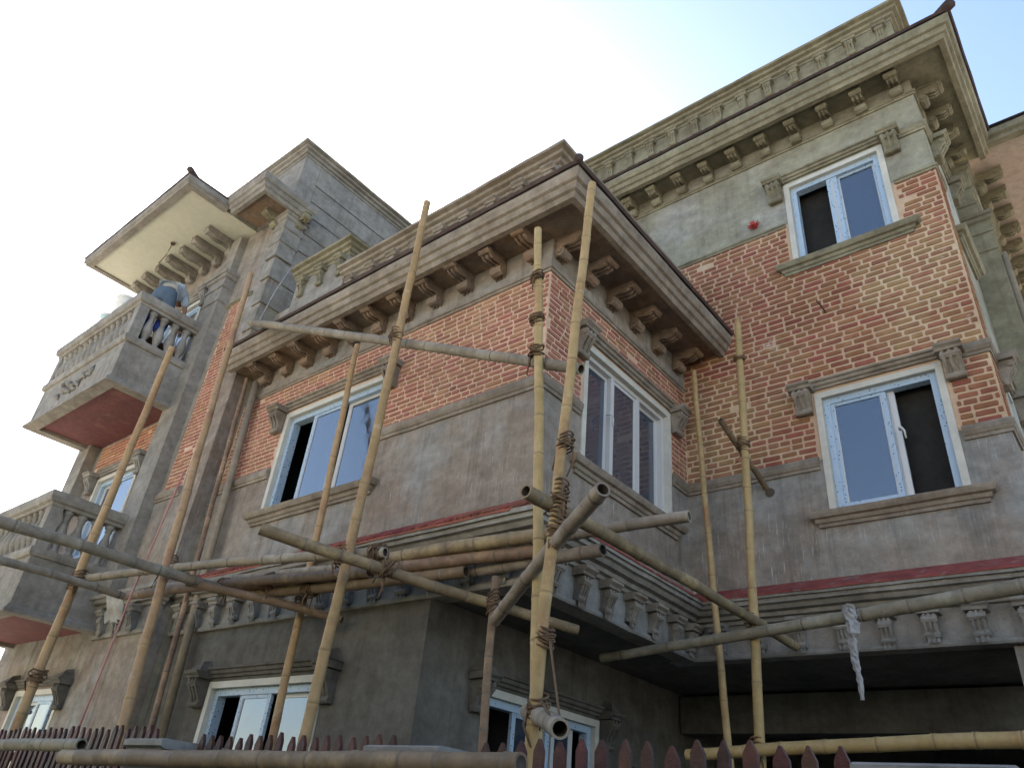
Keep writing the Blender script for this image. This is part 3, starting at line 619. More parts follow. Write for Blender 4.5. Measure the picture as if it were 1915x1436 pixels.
for z, zt in ((12.03, 12.5), (11.62, 12.0), (11.28, 11.59), (10.85, 11.25), (10.42, 10.82), (10.0, 10.39), (9.55, 9.97), (9.1, 9.52)): run('side_band', [(-.005, z), (.022, z), (.022, zt), (-.005, zt)], [(XW+.004, YW+.3), (XW+.004, YM)], M['trim_grey'])
for z in (9.75, 9.2, 8.65, 8.1): run('corner_block', [(-.3, z-.2), (.03, z-.2), (.03, z+.22), (-.3, z+.22)], [(XW-.25, YW), (XW, YW), (XW, YW+.55)], M['trim_grey'])
pilaster(XW-.28, XW+.05, YW-.05, YW+.3, 10.02, 11.0, M['trim_grey'])
b = MB(); b.tube([(-13.05, 3.9, 11.17), (-13.05, 3.88, 10.95), (-13.0, 3.86, 10.8), (-13.2, 3.85, 10.66)], .008, 6); o = b.build('hanging_wire', M['metal'], villa)
b = MB(); b.lathe([(.04, 0), (.045, .03), (.02, .05)], (-13.05, 3.9, 11.12), 10); b.build('ceiling_rose', M['metal'], villa)

# ---- balconies
def baluster_mesh():
    b = MB(); s = .62
    P = [(.075, 0), (.075, .04), (.05, .05), (.045, .09), (.06, .13), (.085, .20), (.088, .27), (.07, .35), (.045, .44), (.04, .50), (.055, .52), (.045, .55), (.07, .57), (.075, .62)]
    b.lathe(P, (0, 0, 0), 12); return b.mesh('baluster', M['trim_grey'], True)
BAL = baluster_mesh()
def balcony(dz, lab):
    x0, x1, y0, y1 = -15.05, -11.8, 3.45, YW; z = 7.27+dz
    b = MB(); b.box(x0+.02, x1-.02, y0+.02, y1, z+.1, z+.25); bal = b.build('balcony', M['red_paint'], villa); bal['label'] = lab
    b = MB(); b.box(x0+.1, x1-.1, y0+.1, y1, z+.06, z+.098); b.build('soffit', M['red_paint'], bal)
    path = [(x0, y1), (x0, y0), (x1, y0), (x1, y1)]
    run('apron', [(-.16, z), (.06, z), (.06, z+.05), (.03, z+.07), (.02, z+.11), (-.005, z+.13), (-.005, z+.78), (.03, z+.79), (.05, z+.83), (.05, z+.9), (-.16, z+.9)], path, M['trim_grey'], bal)
    run('rail', [(-.17, z+1.53), (.02, z+1.53), (.03, z+1.57), (.07, z+1.59), (.09, z+1.65), (.09, z+1.73), (-.17, z+1.73)], path, M['trim_grey'], bal)
    n = 14
    for i in range(n): inst('baluster', BAL, (x0+.22+(x1-x0-.44)*i/(n-1), y0+.07, z+.902), 0, (1, 1, 1.012), bal)
    for i in range(5): inst('baluster', BAL, (x1-.07, y0+.27+.21*i, z+.902), 0, (1, 1, 1.012), bal)
    for (cx, cy) in ((x1-.075, y0+.075), (x0+.075, y0+.075)): b = MB(); b.box(cx-.085, cx+.085, cy-.085, cy+.085, z+.902, z+1.528); b.build('corner_post', M['trim_grey'], bal)
    # leaf relief on the front panel
    b = MB()
    rr = random.Random(5)
    for k in range(16):
        t = k/15; cx = x0+1.0+1.25*t; cz = z+.42+.1*math.sin(t*math.pi*3)
        a = rr.uniform(.3, 1.3)*(1 if k % 2 else -1); l = rr.uniform(.12, .2)
        b.tube([(cx, y0+.005, cz), (cx+l*.5*math.cos(a), y0-.03, cz+l*.5*math.sin(a)), (cx+l*math.cos(a)*1.1, y0-.004, cz+l*math.sin(a))], [.02, .045, .012], 6)
    b.build('leaf_relief', M['trim_grey'], bal, True)
    return bal
balcony(0, 'upper balcony with red painted underside'); balcony(-3.66, 'lower balcony with baluster rail')
run('lower_cornice', prof(LOW, ZL), [(-11.8, YW+.25), (-11.8, YW), (XW, YW), (XW, YB-.25)], M['trim_grey'])
for x in (-11.55, -11.1, -10.65): put('cornice_bracket', lowg_me, 'F', YW-.028, x, ZL+.365)

# ---- small things fixed to the wall
b = MB(); b.tube([pix(480, 716, Y=4.9), pix(388, 1050, Y=4.88), pix(298, 1390, Y=4.86)], .055, 12); o = b.build('downpipe', M['pipe'], villa, True)
o['label'] = 'plastered plastic downpipe in the corner of the bay'
b = MB()
for y in (5.2, 7.5):
    p = pix(1411, 424, Y=YM-.03)
for k in range(9):
    a = k*2*math.pi/9; p = pix(1411, 424, Y=YM-.02)
    b.tube([p, p+Vector((math.cos(a)*.1, -.05, math.sin(a)*.07))], [.02, .006], 6)
b.tube([p+Vector((0, .03, 0)), p+Vector((0, -.09, 0))], .035, 8)
tag(b.build('cable_tuft', M['red_plastic'], None, org=p), 'red plastic tuft sticking out of the plaster left of the top window', 'tuft')
p0, p1 = pix(1545, 585, Y=YM-.0), pix(1527, 562, Y=YM-.22)
b = MB(); b.tube([p0, p0.lerp(p1, .5)+Vector((0, 0, .01)), p1], [.012, .011, .009], 6)
tag(b.build('iron_rod', M['metal'], None, org=p0), 'short dark iron rod poking out of the brick wall', 'rod')

# ------------------------------------------------------------------ bamboo scaffold
GB = 'bamboo poles of the scaffold'
POLES = {}
def bamboo(key, p0, p1, r0, r1, mk, label, hollow=(False, True), bend=.032, node=.40, seed=0, group=GB):
    rr = random.Random(hash(key) % 1000 if not seed else seed); p0, p1 = Vector(p0), Vector(p1); ax = p1-p0; L = ax.length; t = ax.normalized()
    side = t.cross(Vector((.3, .5, .81))).normalized(); s2 = t.cross(side)
    nodes = []; x = rr.uniform(.1, node)
    while x < L-.03: nodes.append(x); x += node*rr.uniform(.6, 1.4)*(1.15-.35*x/L)
    st = [0]
    for nd in nodes: st += [nd-.03, nd-.008, nd, nd+.008, nd+.03]
    st += [L]; st = sorted(set(max(0, min(L, q)) for q in st)); ks = rr.uniform(-1, 1), rr.uniform(-1, 1)
    def at(q): f = q/L; w_ = math.sin(f*math.pi)*bend*L*.3; return p0+ax*f+side*(w_*ks[0])+s2*(w_*ks[1]*.6+.004*math.sin(q*5))
    pts = [at(q) for q in st]; rad = []
    for q in st:
        r = r0+(r1-r0)*q/L; k = 1
        for nd in nodes:
            e = abs(q-nd)
            if e < .002: k = .97
            elif e < .012: k = 1.09
        rad.append(r*k)
    b = MB(); seg = 14
    b.tube(pts, rad, seg, cap=False)
    # open, hollow ends
    for end, i, o_ in ((0, 0, 1), (1, -1, -1)):
        c = pts[i]; d = (pts[i+o_]-c).normalized(); r = rad[i]; dep = .18 if hollow[end] else .004; ri = r*.74
        a = d.cross(side if abs(d.dot(side)) < .9 else s2).normalized(); e_ = d.cross(a); n0 = len(b.v)
        ring = lambda q, R_, jj=0: [tuple(q+(a*math.cos(2*math.pi*k/seg)+e_*math.sin(2*math.pi*k/seg))*R_) for k in range(seg)]
        v = ring(c, r)+ring(c, ri)+ring(c+d*dep, ri*.97)
        b.mi = 0; b.add(v[:2*seg], [(k, (k+1) % seg, seg+(k+1) % seg, seg+k) for k in range(seg)])
        b.mi = 1; b.add(v[seg:], [(k, (k+1) % seg, seg+(k+1) % seg, seg+k) for k in range(seg)]+[tuple(range(seg, 2*seg))]); b.mi = 0
    b.mi = 0
    for fi in range(len(st)-1):
        if any(abs(st[fi]-nd) < .009 and abs(st[fi+1]-nd) < .009 for nd in nodes):
            for k in range(seg): b.m[fi*seg+k] = 2
    o = b.build('bamboo_pole', [M[mk], M['hollow'], M['node' if mk == 'bamboo' else 'node_grey']], None, True, org=p0)
    tag(o, label, 'bamboo pole', group); POLES[key] = (o, p0, p1, r0, r1)
    return o
def lash(key, at_, turns=5, width=.14, tail=True, seed=1, cross=None, fat=1.0):
    """rope turns wound round a pole at a point, with crossing turns and a loose tail"""
    o, p0, p1, r0, r1 = POLES[key]; rr = random.Random(seed); t = (p1-p0).normalized(); at_ = Vector(at_); f = (at_-p0).dot(t)
    c = p0+t*f; R = (r0+(r1-r0)*f/(p1-p0).length)*1.14+.004; a = t.cross(Vector((.2, .9, .3))).normalized(); e = t.cross(a)
    off = Vector((0, 0, 0)); b = MB()
    n = turns*12; pts = [c+t*(-width/2+width*i/n)+(a*math.cos(i*math.pi/6)+e*math.sin(i*math.pi/6))*(R*(1+rr.uniform(-.04, .16)))+t*(.022*math.sin(i*math.pi/6+seed)) for i in range(n+1)]
    b.tube(pts, .0075*fat, 5)
    for k in range(3):                                            # slanted turns taking in the neighbour
        R2 = R*rr.uniform(1.15, 1.5); tilt = rr.uniform(-1.2, 1.2); c2 = c+(cross or Vector((0, 0, 0)))*.5
        pts = [c2+(a*math.cos(q*math.pi/7)+e*math.sin(q*math.pi/7))*R2+t*math.cos(q*math.pi/7+k)*R2*(.6+.3*tilt) for q in range(15)]
        b.tube(pts, .0075*fat, 5)
    if tail:
        for k in range(2):
            q = c+(a*rr.uniform(-1, 1)+e*rr.uniform(-1, 1)).normalized()*R
            l = rr.uniform(.1, .28); b.tube([q, q+Vector((rr.uniform(-.04, .04), rr.uniform(-.04, .02), -l*.5)), q+Vector((rr.uniform(-.06, .06), rr.uniform(-.05, .02), -l))], [.010*fat, .009*fat, .006*fat], 5)
    return b.build('rope_lashing', M['rope'], o, True)
def V(x0, y0, x1, y1, Y0, Y1, ext=2.0):
    """pole from top pixel to bottom pixel, then carried down to the ground"""
    a, c = pix(x0, y0, Y=Y0), pix(x1, y1, Y=Y1); d = (c-a); k = (a.z-0)/(a.z-c.z); return a+d*k, a
def up(key, x0, y0, x1, y1, Y0, Y1, r0, r1, mk, label, **kw):
    bt, tp = V(x0, y0, x1, y1, Y0, Y1); return bamboo(key, bt, tp, r0, r1, mk, label, **kw)
up('P1', 322, 650, 30, 1360, 3.3, 3.2, .055, .042, 'bamboo', 'yellow upright bamboo ending in front of the upper balcony, leftmost upright', seed=3)
up('P2', 470, 512, 235, 1360, 4.0, 3.5, .052, .040, 'bamboo', 'tall upright bamboo crossing the narrow brick strip, second upright from the left', seed=4)
up('P3', 462, 708, 282, 1370, 4.78, 4.74, .040, .032, 'bamboo_brown', 'thin bamboo standing against the downpipe beside the bay', seed=5)
up('P4', 668, 645, 507, 1375, 4.72, 4.66, .047, .036, 'bamboo', 'upright bamboo crossing the wide bay window, the shorter of the two', seed=6)
up('P5', 799, 379, 567, 1360, 4.1, 4.05, .052, .042, 'bamboo', 'tallest upright bamboo, crossing the bay eave and the right side of the wide window', seed=7)
up('P6', 1006, 429, 993, 1357, 4.25, 4.2, .045, .038, 'bamboo', 'upright bamboo before the bay corner, ending under the eave', seed=8)
up('P7', 1108, 344, 1003, 1357, 3.98, 3.92, .045, .036, 'bamboo', 'upright bamboo before the bay corner, rising past the eave edge', seed=9)
up('P8', 1297, 694, 1363, 1384, 7.85, 7.7, .042, .033, 'bamboo', 'thinner upright bamboo in the inner corner under the bay eave end', seed=10)
up('P9', 1379, 598, 1418, 1407, 7.2, 7.1, .05, .04, 'bamboo', 'upright bamboo before the right brick wall, ending at the bay eave end', seed=12)
up('P10', 926, 1078, 897, 1415, 4.7, 4.66, .036, .032, 'bamboo_brown', 'short dark upright bamboo under the bay beside the ground floor window', seed=13)
H = lambda k, a, c, r0, r1, mk, lab, **kw: bamboo(k, a, c, r0, r1, mk, lab, **kw)
H('H1', pix(470, 603, Y=4.27), pix(1087, 690, Y=4.36), .056, .05, 'bamboo_grey', 'weathered bamboo cross pole sloping across the bay brickwork', hollow=(True, True), seed=21)
H('H2', pix(487, 988, Z=3.62), pix(1080, 1177, Z=3.28), .052, .045, 'bamboo_brown', 'brown bamboo cross pole running under the bay below the wide window', hollow=(True, False), seed=22)
H('H3', pix(-60, 957, Z=3.62), pix(415, 1103, Z=3.62), .054, .052, 'bamboo_grey', 'upper of two grey bamboo poles entering from the left edge', hollow=(False, True), seed=23)
H('H3c', pix(335, 1083, Z=3.62)+Vector((0, .1, 0)), pix(640, 1158, Y=4.85), .046, .04, 'bamboo_brown', 'brown bamboo cross pole under the left end of the platform', seed=24)
H('H3b', pix(-60, 1030, Z=3.58), pix(232, 1114, Z=3.58), .045, .04, 'bamboo_grey', 'lower of two grey bamboo poles entering from the left edge', seed=25)
H('H4', pix(160, 1081, Z=3.70), pix(721, 1032, Z=3.74), .044, .05, 'bamboo_grey', 'grey bamboo platform pole with open end below the wide window', hollow=(False, True), seed=26)
H('H5', pix(238, 1113, Z=3.66), pix(690, 1070, Z=3.68), .052, .05, 'bamboo_brown', 'brown bamboo platform pole, left and lowest of the bundle', seed=27)
H('H5b', pix(410, 1098, Z=3.70), pix(1003, 1030, Z=3.72), .058, .058, 'bamboo_brown', 'thick brown bamboo of the platform below the grey wall', seed=28)
H('H5c', pix(668, 1057, Z=3.80), pix(1032, 998, Z=3.82), .06, .06, 'bamboo_brown', 'uppermost long bamboo of the platform under the red tile skirt', seed=29)
H('H5d', pix(455, 1112, Z=3.62), pix(872, 1068, Z=3.62), .055, .055, 'bamboo_brown', 'brown platform bamboo lying behind the rope lashings', seed=30)
H('H5e', pix(300, 1098, Z=3.76), pix(760, 1052, Z=3.78), .045, .045, 'bamboo_grey', 'grey platform bamboo just under the one with the open end', seed=44)
H('H9', pix(880, 1068, Z=3.66), pix(1128, 1027, Z=3.66), .055, .055, 'bamboo_grey', 'split grey bamboo end sticking out past the bay corner', hollow=(False, True), seed=31)
H('H6', pix(983, 918, Z=3.66), pix(1488, 1208, Z=3.60), .052, .045, 'bamboo_brown', 'long brown bamboo running from the corner knot to the right wall upright', hollow=(True, False), seed=32)
H('H7', pix(925, 1160, Y=4.62), pix(1127, 915, Y=3.55), .05, .052, 'bamboo_grey', 'short slanting bamboo at the corner knot with its hollow end towards the viewer', hollow=(False, True), seed=33)
H('H8', pix(1030, 1006, Z=3.78), pix(1289, 965, Z=3.80), .046, .046, 'bamboo_grey', 'pale bamboo end sticking out to the right below the side window', hollow=(False, False), seed=34)
H('H10', pix(1125, 1230, Y=7.02), pix(2010, 1078, Y=7.02), .046, .064, 'bamboo_grey', 'long grey bamboo rail crossing before the right lower cornice, carrying the rag', hollow=(True, False), seed=35)
H('H11', pix(1347, 785, Y=7.1), pix(1440, 924, Y=8.2), .036, .034, 'bamboo_brown', 'short bamboo stub stuck into a hole of the right wall', hollow=(True, False), seed=36)
H('H12', pix(118, 1414, Y=2.66), pix(975, 1428, Y=2.66), .052, .046, 'bamboo_brown', 'thick brown bamboo lying along the picket fence in front', hollow=(True, False), bend=.008, seed=37)
H('H15', pix(-40, 1394, Y=2.68), pix(152, 1393, Y=2.68), .045, .045, 'bamboo_grey', 'dark grey bamboo end at the fence, lower left corner', seed=38)
H('H13', pix(1285, 1411, Y=6.95), pix(1960, 1381, Y=6.95), .05, .06, 'bamboo', 'yellow bamboo rail low behind the right pickets', seed=39)
H('H14', pix(985, 1330, Y=4.35), pix(1048, 1361, Y=3.35), .05, .052, 'bamboo_grey', 'fat short bamboo hanging over the fence with its open end towards the viewer', hollow=(False, True), seed=40, node=.2)
for k, xy, Yq, kw in (('P5', (745, 628), 4.1, dict(turns=6, width=.2, seed=51)), ('P6', (1000, 660), 4.25, dict(turns=5, seed=52)), ('P6', (998, 600), 4.25, dict(turns=4, seed=53, tail=False)), ('P6', (1003, 520), 4.25, dict(turns=4, seed=54)),
        ('P7', (1060, 830), 3.96, dict(turns=5, seed=55)), ('P7', (1048, 930), 3.95, dict(turns=7, width=.25, seed=56, fat=1.15)), ('P7', (1042, 990), 3.95, dict(turns=7, width=.25, seed=57, fat=1.2)), ('P7', (1022, 1190), 3.93, dict(turns=5, seed=58)), ('P7', (1010, 1320), 3.93, dict(turns=4, seed=59)),
        ('P1', (134, 1088), 3.25, dict(turns=6, width=.2, seed=60, fat=1.2)), ('P2', (312, 1078), 3.7, dict(turns=7, width=.22, seed=61, fat=1.2)), ('P3', (362, 1090), 4.75, dict(turns=6, width=.2, seed=62)),
        ('P5', (645, 1040), 4.07, dict(turns=6, width=.2, seed=63, fat=1.2)), ('P9', (1388, 830), 7.15, dict(turns=6, width=.18, seed=64)), ('P9', (1408, 1160), 7.12, dict(turns=6, width=.2, seed=65)), ('P9', (1379, 672), 7.2, dict(turns=3, width=.06, seed=66, tail=False)),
        ('P10', (918, 1125), 4.7, dict(turns=6, width=.2, seed=67)), ('P4', (562, 1115), 4.68, dict(turns=5, width=.16, seed=68)), ('P9', (1416, 1400), 7.1, dict(turns=5, width=.2, seed=69)), ('P1', (75, 1260), 3.2, dict(turns=4, seed=70))):
    lash(k, pix(xy[0], xy[1], Y=Yq), **kw)
for k, q, sd in (('H4', .98, 71), ('H5b', .2, 72), ('H5', .45, 73), ('H5d', .35, 74), ('H2', .38, 75)):
    o, a, c, _, _ = POLES[k]; lash(k, a.lerp(c, q), turns=4, width=.1, seed=sd)

p = pix(1440, 921, Y=YM); b = MB(); b.tube([p+Vector((0, -.004, 0)), p+Vector((0, .02, 0))], .06, 9); b.build('hole_shade_disc', M['hollow'], villa)  # flush dark disc on the wall, stands in for the shade inside a hole
# ---- ropes, rag, torn bag
p = [pix(345, 880, Y=3.68), pix(302, 980, Y=3.6), pix(246, 1110, Y=3.5), pix(195, 1240, Y=3.4), pix(143, 1372, Y=3.3)]
b = MB(); b.tube(p, .012, 6); tag(b.build('pink_rope', M['pink_rope'], None, True, org=p[-1]), 'pink nylon rope hanging slantwise from the scaffold on the left', 'rope')
p = [pix(1028, 1195, Y=3.9), pix(1040, 1290, Y=3.75), pix(1047, 1345, Y=3.5), pix(1030, 1340, Y=3.45), pix(1012, 1310, Y=3.7)]
b = MB(); b.tube(p, .008, 6); tag(b.build('hanging_rope', M['rope'], None, True, org=p[0]), 'thin brown rope holding the hollow bamboo at the fence', 'rope')
p = [pix(560, 470, Y=4.5), pix(520, 530, Y=4.35), pix(488, 590, Y=4.25)]
b = MB(); b.tube([pix(545, 500, Y=4.6), pix(515, 545, Y=4.45), pix(486, 598, Y=4.25)], .012, 6); tag(b.build('tie_rope', M['cloth'], None, True, org=pix(486, 598, Y=4.25)), 'pale tie rope from the weathered cross pole up to the roof parapet', 'rope')
c = pix(1593, 1150, Y=6.95); b = MB(); rr = random.Random(9); seg = 12; rows = 26; vs = []
for i in range(rows):
    t = i/(rows-1); R = (.05 if t < .1 else .06 if t < .35 else .045)*(1-t*.75)+.006
    for k in range(seg): vs.append((c.x+.01*math.sin(t*9)+R*rr.uniform(.55, 1.25)*math.cos(2*math.pi*k/seg), c.y-.065+R*rr.uniform(.55, 1.25)*math.sin(2*math.pi*k/seg), c.z+.07-.78*t))
b.add(vs, [(i*seg+k, i*seg+(k+1) % seg, (i+1)*seg+(k+1) % seg, (i+1)*seg+k) for i in range(rows-1) for k in range(seg)]+[tuple(range(seg))])
b.tube([c+Vector((-.02, -.07*math.cos(q*.52), .07*math.sin(q*.52))) for q in range(13)], .025, 6)
tag(b.build('rag', M['cloth'], None, False, org=c), 'twisted white rag hanging from the long grey bamboo on the right', 'rag')
c = pix(205, 1135, Y=4.2); b = MB(); rr = random.Random(3); vs = []
for i in range(8):
    for k in range(5): vs.append((c.x+(i-3.5)*.06, c.y+rr.uniform(-.04, .04)+k*.03, c.z+.2-k*.09+rr.uniform(-.03, .03)+.03*math.sin(i)))
b.add(vs, [(i*5+k, i*5+k+1, (i+1)*5+k+1, (i+1)*5+k) for i in range(7) for k in range(4)])
o = b.build('torn_bag', M['paper'], None, False, org=c); sm = o.modifiers.new('thick', 'SOLIDIFY'); sm.thickness = .01
tag(o, 'torn paper cement bag caught on the platform, lower left', 'paper bag')

# ------------------------------------------------------------------ picket fence
FY = 3.0
def picket_mesh():
    b = MB(); pr = [(-.034, -1.1), (.034, -1.1), (.034, -.05), (.004, .0), (-.004, .0), (-.034, -.05)]
    n = 5; vs = [(x, y, z) for y in (-.011, .011) for x, z in pr]
    b.add(vs, [tuple(range(6)), tuple(range(11, 5, -1))]+[(i, (i+1) % 6, 6+(i+1) % 6, 6+i) for i in range(6)]); return b.mesh('picket', M['picket'])
PK = picket_mesh()
def fence(x0, x1, label, zt=2.02, step=.112):
    f = tag(empty('picket_fence', ((x0+x1)/2, FY, .9)), label, 'fence', 'picket fence sections')
    n = int((x1-x0)/step)
    for i in range(n): inst('picket', PK, (x0+step*(i+.5)+random.uniform(-.006, .006), FY+random.uniform(-.004, .004), zt-.008+random.uniform(-.02, .014)), 0, (random.uniform(.72, .92), 1, 1), f, ry=random.uniform(-.03, .03))
    for z in (1.15, 1.82):
        b = MB(); b.box(x0, x1, FY+.014, FY+.05, z, z+.07); b.build('rail', M['picket'], f)
def pier(xc, wd, label, zt=1.955):
    p = tag(empty('fence_pier', (xc, FY, 0)), label, 'pier', 'fence piers')
    b = MB(); b.box(xc-wd/2, xc+wd/2, FY-wd/2, FY+wd/2, 0, zt-.06); b.build('shaft', M['pier'], p)
    b = MB(); b.prism([(wd/2-.0, zt-.06), (wd/2+.03, zt-.045), (wd/2+.03, zt-.01), (wd/2, zt), (-wd/2, zt), (-wd/2-.03, zt-.01), (-wd/2-.03, zt-.045), (-wd/2, zt-.06)], -wd/2-.03, wd/2+.03)
    b.v = [(xc+x, FY-y, z) for x, y, z in b.v]; b.build('cap', M['pier_cap'], p)
pier(-9.3, .42, 'far left fence pier cut by the picture edge')
fence(-9.05, -5.78, 'dark red picket fence section at the left', 2.10)
pier(-5.52, .46, 'pale fence pier between the left and the middle pickets', 1.98)
fence(-5.26, -3.22, 'brown picket fence section in the middle', 2.045)
pier(-2.97, .46, 'pale fence pier below the plaster corner')
fence(-2.70, -.88, 'red brown picket fence section at the right')
pier(-.64, .40, 'pale fence pier in the lower right corner', 1.925)
b = MB(); b.box(-12, 3, FY-.1, FY+.1, 0, .9); tag(b.build('garden_wall', M['pier'], None, org=(0, FY, 0)), 'low rendered wall carrying the picket fence', 'wall')

# ------------------------------------------------------------------ buckets on the balcony rail
def bucket(x, y, z, r, h, m, label, band=None):
    b = MB(); b.lathe([(r*.82, 0), (r*.86, .01), (r, h-.03), (r*1.06, h-.03), (r*1.06, h), (r*.97, h), (r*.8, .02), (r*.1, .02)], (x, y, z), 20)
    o = b.build('bucket', M[m], None, True, org=(x, y, z)); tag(o, label, 'bucket', 'buckets on the balcony rail')
    for k in (.62, .76):
        b = MB(); R = r*(.84+.16*k)*1.012; b.lathe([(R*.99, h*k-.01), (R*1.03, h*k-.008), (R*1.03, h*k+.006), (R*.99, h*k+.01)], (x, y, z), 20); b.build('rim_ring', M[band or m], o, True)
bucket(-12.82, 3.5, 9.0, .17, .36, 'bucket', 'white ribbed plastic bucket on the upper balcony rail, the larger one')
bucket(-13.5, 3.5, 9.0, .12, .26, 'bucket', 'small white and teal bucket on the upper balcony rail', 'teal')
b = MB(); b.lathe([(.105, 0), (.125, .15), (.118, .15)], (-13.5, 3.5, 9.02), 20); o = b.build('paint_can', M['teal'], None, True, org=(-13.72, 3.5, 9.0)); o.location = (-13.74, 3.52, 8.98)
tag(o, 'teal plastic pot beside the small bucket on the balcony rail', 'pot')

# ------------------------------------------------------------------ person bending on the balcony
def skinned(name, verts, edges, rads, m, parent, root=0, sub=2):
    me = bpy.data.meshes.new(name); me.from_pydata([tuple(v) for v in verts], edges, []); me.update(); me.materials.append(m)
    o = bpy.data.objects.new(name, me); col.objects.link(o)
    md = o.modifiers.new('skin', 'SKIN'); md.use_smooth_shade = True
    for i, v in enumerate(me.skin_vertices[0].data): v.radius = (rads[i], rads[i]) if not isinstance(rads[i], tuple) else rads[i]; v.use_root = (i == root)
    ss = o.modifiers.new('sub', 'SUBSURF'); ss.levels = sub; ss.render_levels = sub
    return adopt(o, parent)
hp = Vector((-12.10, 3.84, 9.42))                                     # hips; bends away from the viewer
fl = Vector((-.62, .55, 0)).normalized(); rt = Vector((fl.y, -fl.x, 0))
per = tag(empty('person', (hp.x, hp.y, 8.46)), 'person in a pale grey shirt and blue grey jeans bending over on the upper balcony', 'person')
def q(f, r, z): return hp+fl*f+rt*r+Vector((0, 0, z))
bv = [q(0, 0, 0), q(.12, 0, .16), q(.30, 0, .27), q(.46, 0, .30), q(.56, 0, .31), q(.66, 0, .30), q(.74, 0, .26),
      q(.44, .17, .27), q(.52, .22, .02), q(.66, .2, -.2), q(.72, .19, -.28), q(.44, -.17, .27), q(.52, -.22, .02), q(.66, -.2, -.2), q(.72, -.19, -.28),
      q(0, .10, -.05), q(.06, .12, -.46), q(-.02, .12, -.88), q(.12, .13, -.94), q(0, -.10, -.05), q(.08, -.13, -.46), q(.0, -.13, -.88), q(.14, -.14, -.94)]
be = [(0, 1), (1, 2), (2, 3), (3, 4), (4, 5), (5, 6), (3, 7), (7, 8), (8, 9), (9, 10), (3, 11), (11, 12), (12, 13), (13, 14), (0, 15), (15, 16), (16, 17), (17, 18), (0, 19), (19, 20), (20, 21), (21, 22)]
br = [.13, .13, .14, .12, .06, .09, .095, .06, .045, .035, .03, .06, .045, .035, .03, .09, .06, .045, .04, .09, .06, .045, .04]
skinned('body', bv, be, br, M['skin'], per)
tv = [q(.10, 0, .13), q(0, 0, 0), q(0, .105, -.08), q(.06, .125, -.46), q(0, .125, -.86), q(0, -.105, -.08), q(.08, -.135, -.46), q(.02, -.135, -.86)]
skinned('trousers', tv, [(0, 1), (1, 2), (2, 3), (3, 4), (1, 5), (5, 6), (6, 7)], [.175, .215, .15, .10, .085, .15, .10, .085], M['jeans'], per, 1)
nv = [q(.07, .127, -.42), q(.0, .125, -.88), q(.09, -.137, -.42), q(.02, -.135, -.88)]
for i in (0, 2): skinned('trouser_leg', nv[i:i+2], [(0, 1)], [.12, .115], M['navy'], per)
sv = [q(.09, 0, .15), q(.17, 0, .21), q(.30, 0, .28), q(.46, 0, .31), q(.44, .17, .28), q(.5, .22, .08), q(.44, -.17, .28), q(.5, -.22, .08)]
skinned('shirt', sv, [(0, 1), (1, 2), (2, 3), (3, 4), (4, 5), (3, 6), (6, 7)], [.172, .17, .165, .13, .085, .07, .085, .07], M['shirt'], per, 1)
hv = [q(.62, 0, .35), q(.70, 0, .33), q(.76, 0, .29)]
skinned('hair', hv, [(0, 1), (1, 2)], [.08, .10, .085], M['hair'], per)
for s in (1, -1):
    w0 = q(.72, .195*s, -.28); b = MB(); pm = w0+fl*.05+Vector((0, 0, -.06))
    b.tube([w0, pm], [.028, .038], 8)
    for k in range(4):
        base = pm+rt*(.028-.0187*k); l = (.07, .08, .075, .058)[k]
        b.tube([base, base+Vector((0, 0, -l*.5))+fl*.012, base+Vector((0, 0, -l*.9))+fl*-.006], [.010, .0095, .007], 6)
    b.tube([w0+rt*(-.03*s), w0+rt*(-.055*s)+Vector((0, 0, -.05)), w0+rt*(-.05*s)+Vector((0, 0, -.085))], [.011, .010, .008], 6)
    b.build('hand', M['skin'], per, True)
b = MB(); b.box(-12.75, -11.99, 3.62, 4.4, 8.38, 8.44); b.box(-12.7, -12.6, 3.66, 4.36, 7.52, 8.38); b.box(-12.1, -12.0, 3.66, 4.36, 7.52, 8.38)
tag(b.build('work_trestle', M['picket'], None, org=(-12.35, 4, 7.52)), 'low wooden trestle under the bending person behind the balcony apron', 'trestle')

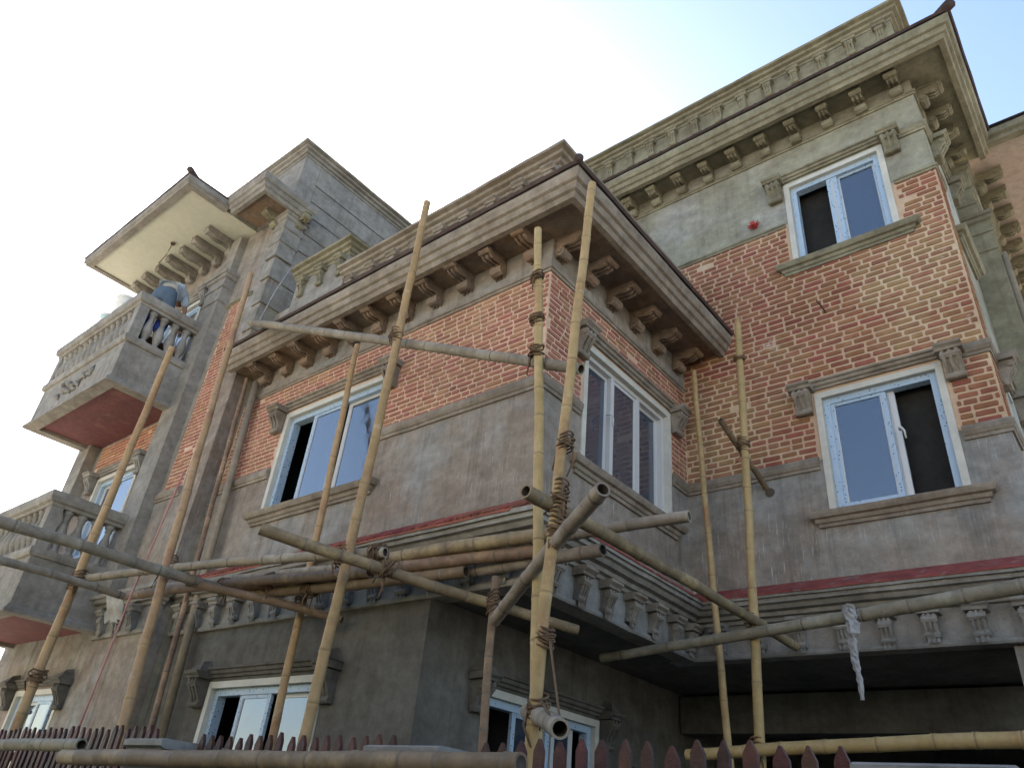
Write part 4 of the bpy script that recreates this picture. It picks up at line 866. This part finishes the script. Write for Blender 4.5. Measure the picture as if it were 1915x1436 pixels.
# ------------------------------------------------------------------ houses across the street (mirrored in the lower panes)
M['nb'] = mat('neighbour_render', (0.64, 0.59, 0.52), (0.58, 0.54, 0.47), 0.6, 0.9, 0.2, 12, streak=0.5)
def neighbour(x0, x1, y1, h, label):
    t = tag(empty('neighbour_house', ((x0+x1)/2, y1-4, 0)), label, 'house', 'houses across the street')
    b = MB(); b.box(x0, x1, y1-9, y1, 0, h); b.build('wall', M['nb'], t)
    b = MB(); b.add([(x0-.4, y1-9.4, h+.002), (x1+.4, y1-9.4, h+.002), (x1+.4, y1+.4, h+.002), (x0-.4, y1+.4, h+.002), (x0+2, y1-4.5, h+1.6), (x1-2, y1-4.5, h+1.6)], [(0, 1, 2, 3), (0, 1, 5, 4), (2, 3, 4, 5), (0, 4, 3), (1, 2, 5)]); b.build('roof', M['dark_tile'], t)
    n = max(2, int((x1-x0)/2.6)); st = int(h/3.2)
    for k in range(st):
        for i in range(n):
            xc = x0+(x1-x0)*(i+.5)/n; z = 1.0+k*3.2
            b = MB(); b.box(xc-.7, xc+.7, y1+.002, y1+.05, z, z+1.5); wdw = b.build('window', M['white'], t)
            b = MB(); b.box(xc-.6, xc+.6, y1+.052, y1+.06, z+.1, z+1.4); b.build('pane', M['glass'], wdw)
neighbour(-19, -9.5, -8.5, 7.4, 'plain two-storey house across the street, the left one')
neighbour(-8, 2.5, -9, 9.8, 'plain three-storey house across the street, the middle one')
neighbour(4, 14, -8.5, 7.4, 'plain two-storey house across the street, the right one')

M['leaf'] = mat('blocker_leaf', (0.05, 0.085, 0.025), (0.035, 0.06, 0.02), 6, 0.7, rnd=0.2)
hd = tag(empty('blocker', (-3, -2.6, 0)), 'unseen leafy hedge along the far side of the lane', 'blocker')  # out-of-view leafy mass, added to darken the lower walls
b = MB(); b.box(-16, 9, -3.2, -2.4, 0, 3.3, .05); b.build('blocker_core', M['leaf'], hd)
b = MB(); rr = random.Random(21)
for i in range(9000):
    x = rr.uniform(-16.1, 9.1); f = rr.random(); y, z = (-2.4+rr.uniform(-.02, .14), rr.uniform(.1, 3.3)) if f < .6 else (-3.2-rr.uniform(-.02, .14), rr.uniform(.1, 3.3)) if f < .8 else (rr.uniform(-3.3, -2.3), 3.3+rr.uniform(0, .25))
    c = Vector((x, y, z)); a = Vector((rr.uniform(-1, 1), rr.uniform(-1, 1), rr.uniform(-1, 1))).normalized()*.07; e = a.cross(Vector((rr.uniform(-1, 1), rr.uniform(-1, 1), rr.uniform(-1, 1)))).normalized()*.035
    b.add([c-a, c+e, c+a, c-e], [(0, 1, 2, 3)])
tag(b.build('blocker_foliage', M['leaf'], hd), kind='stuff')
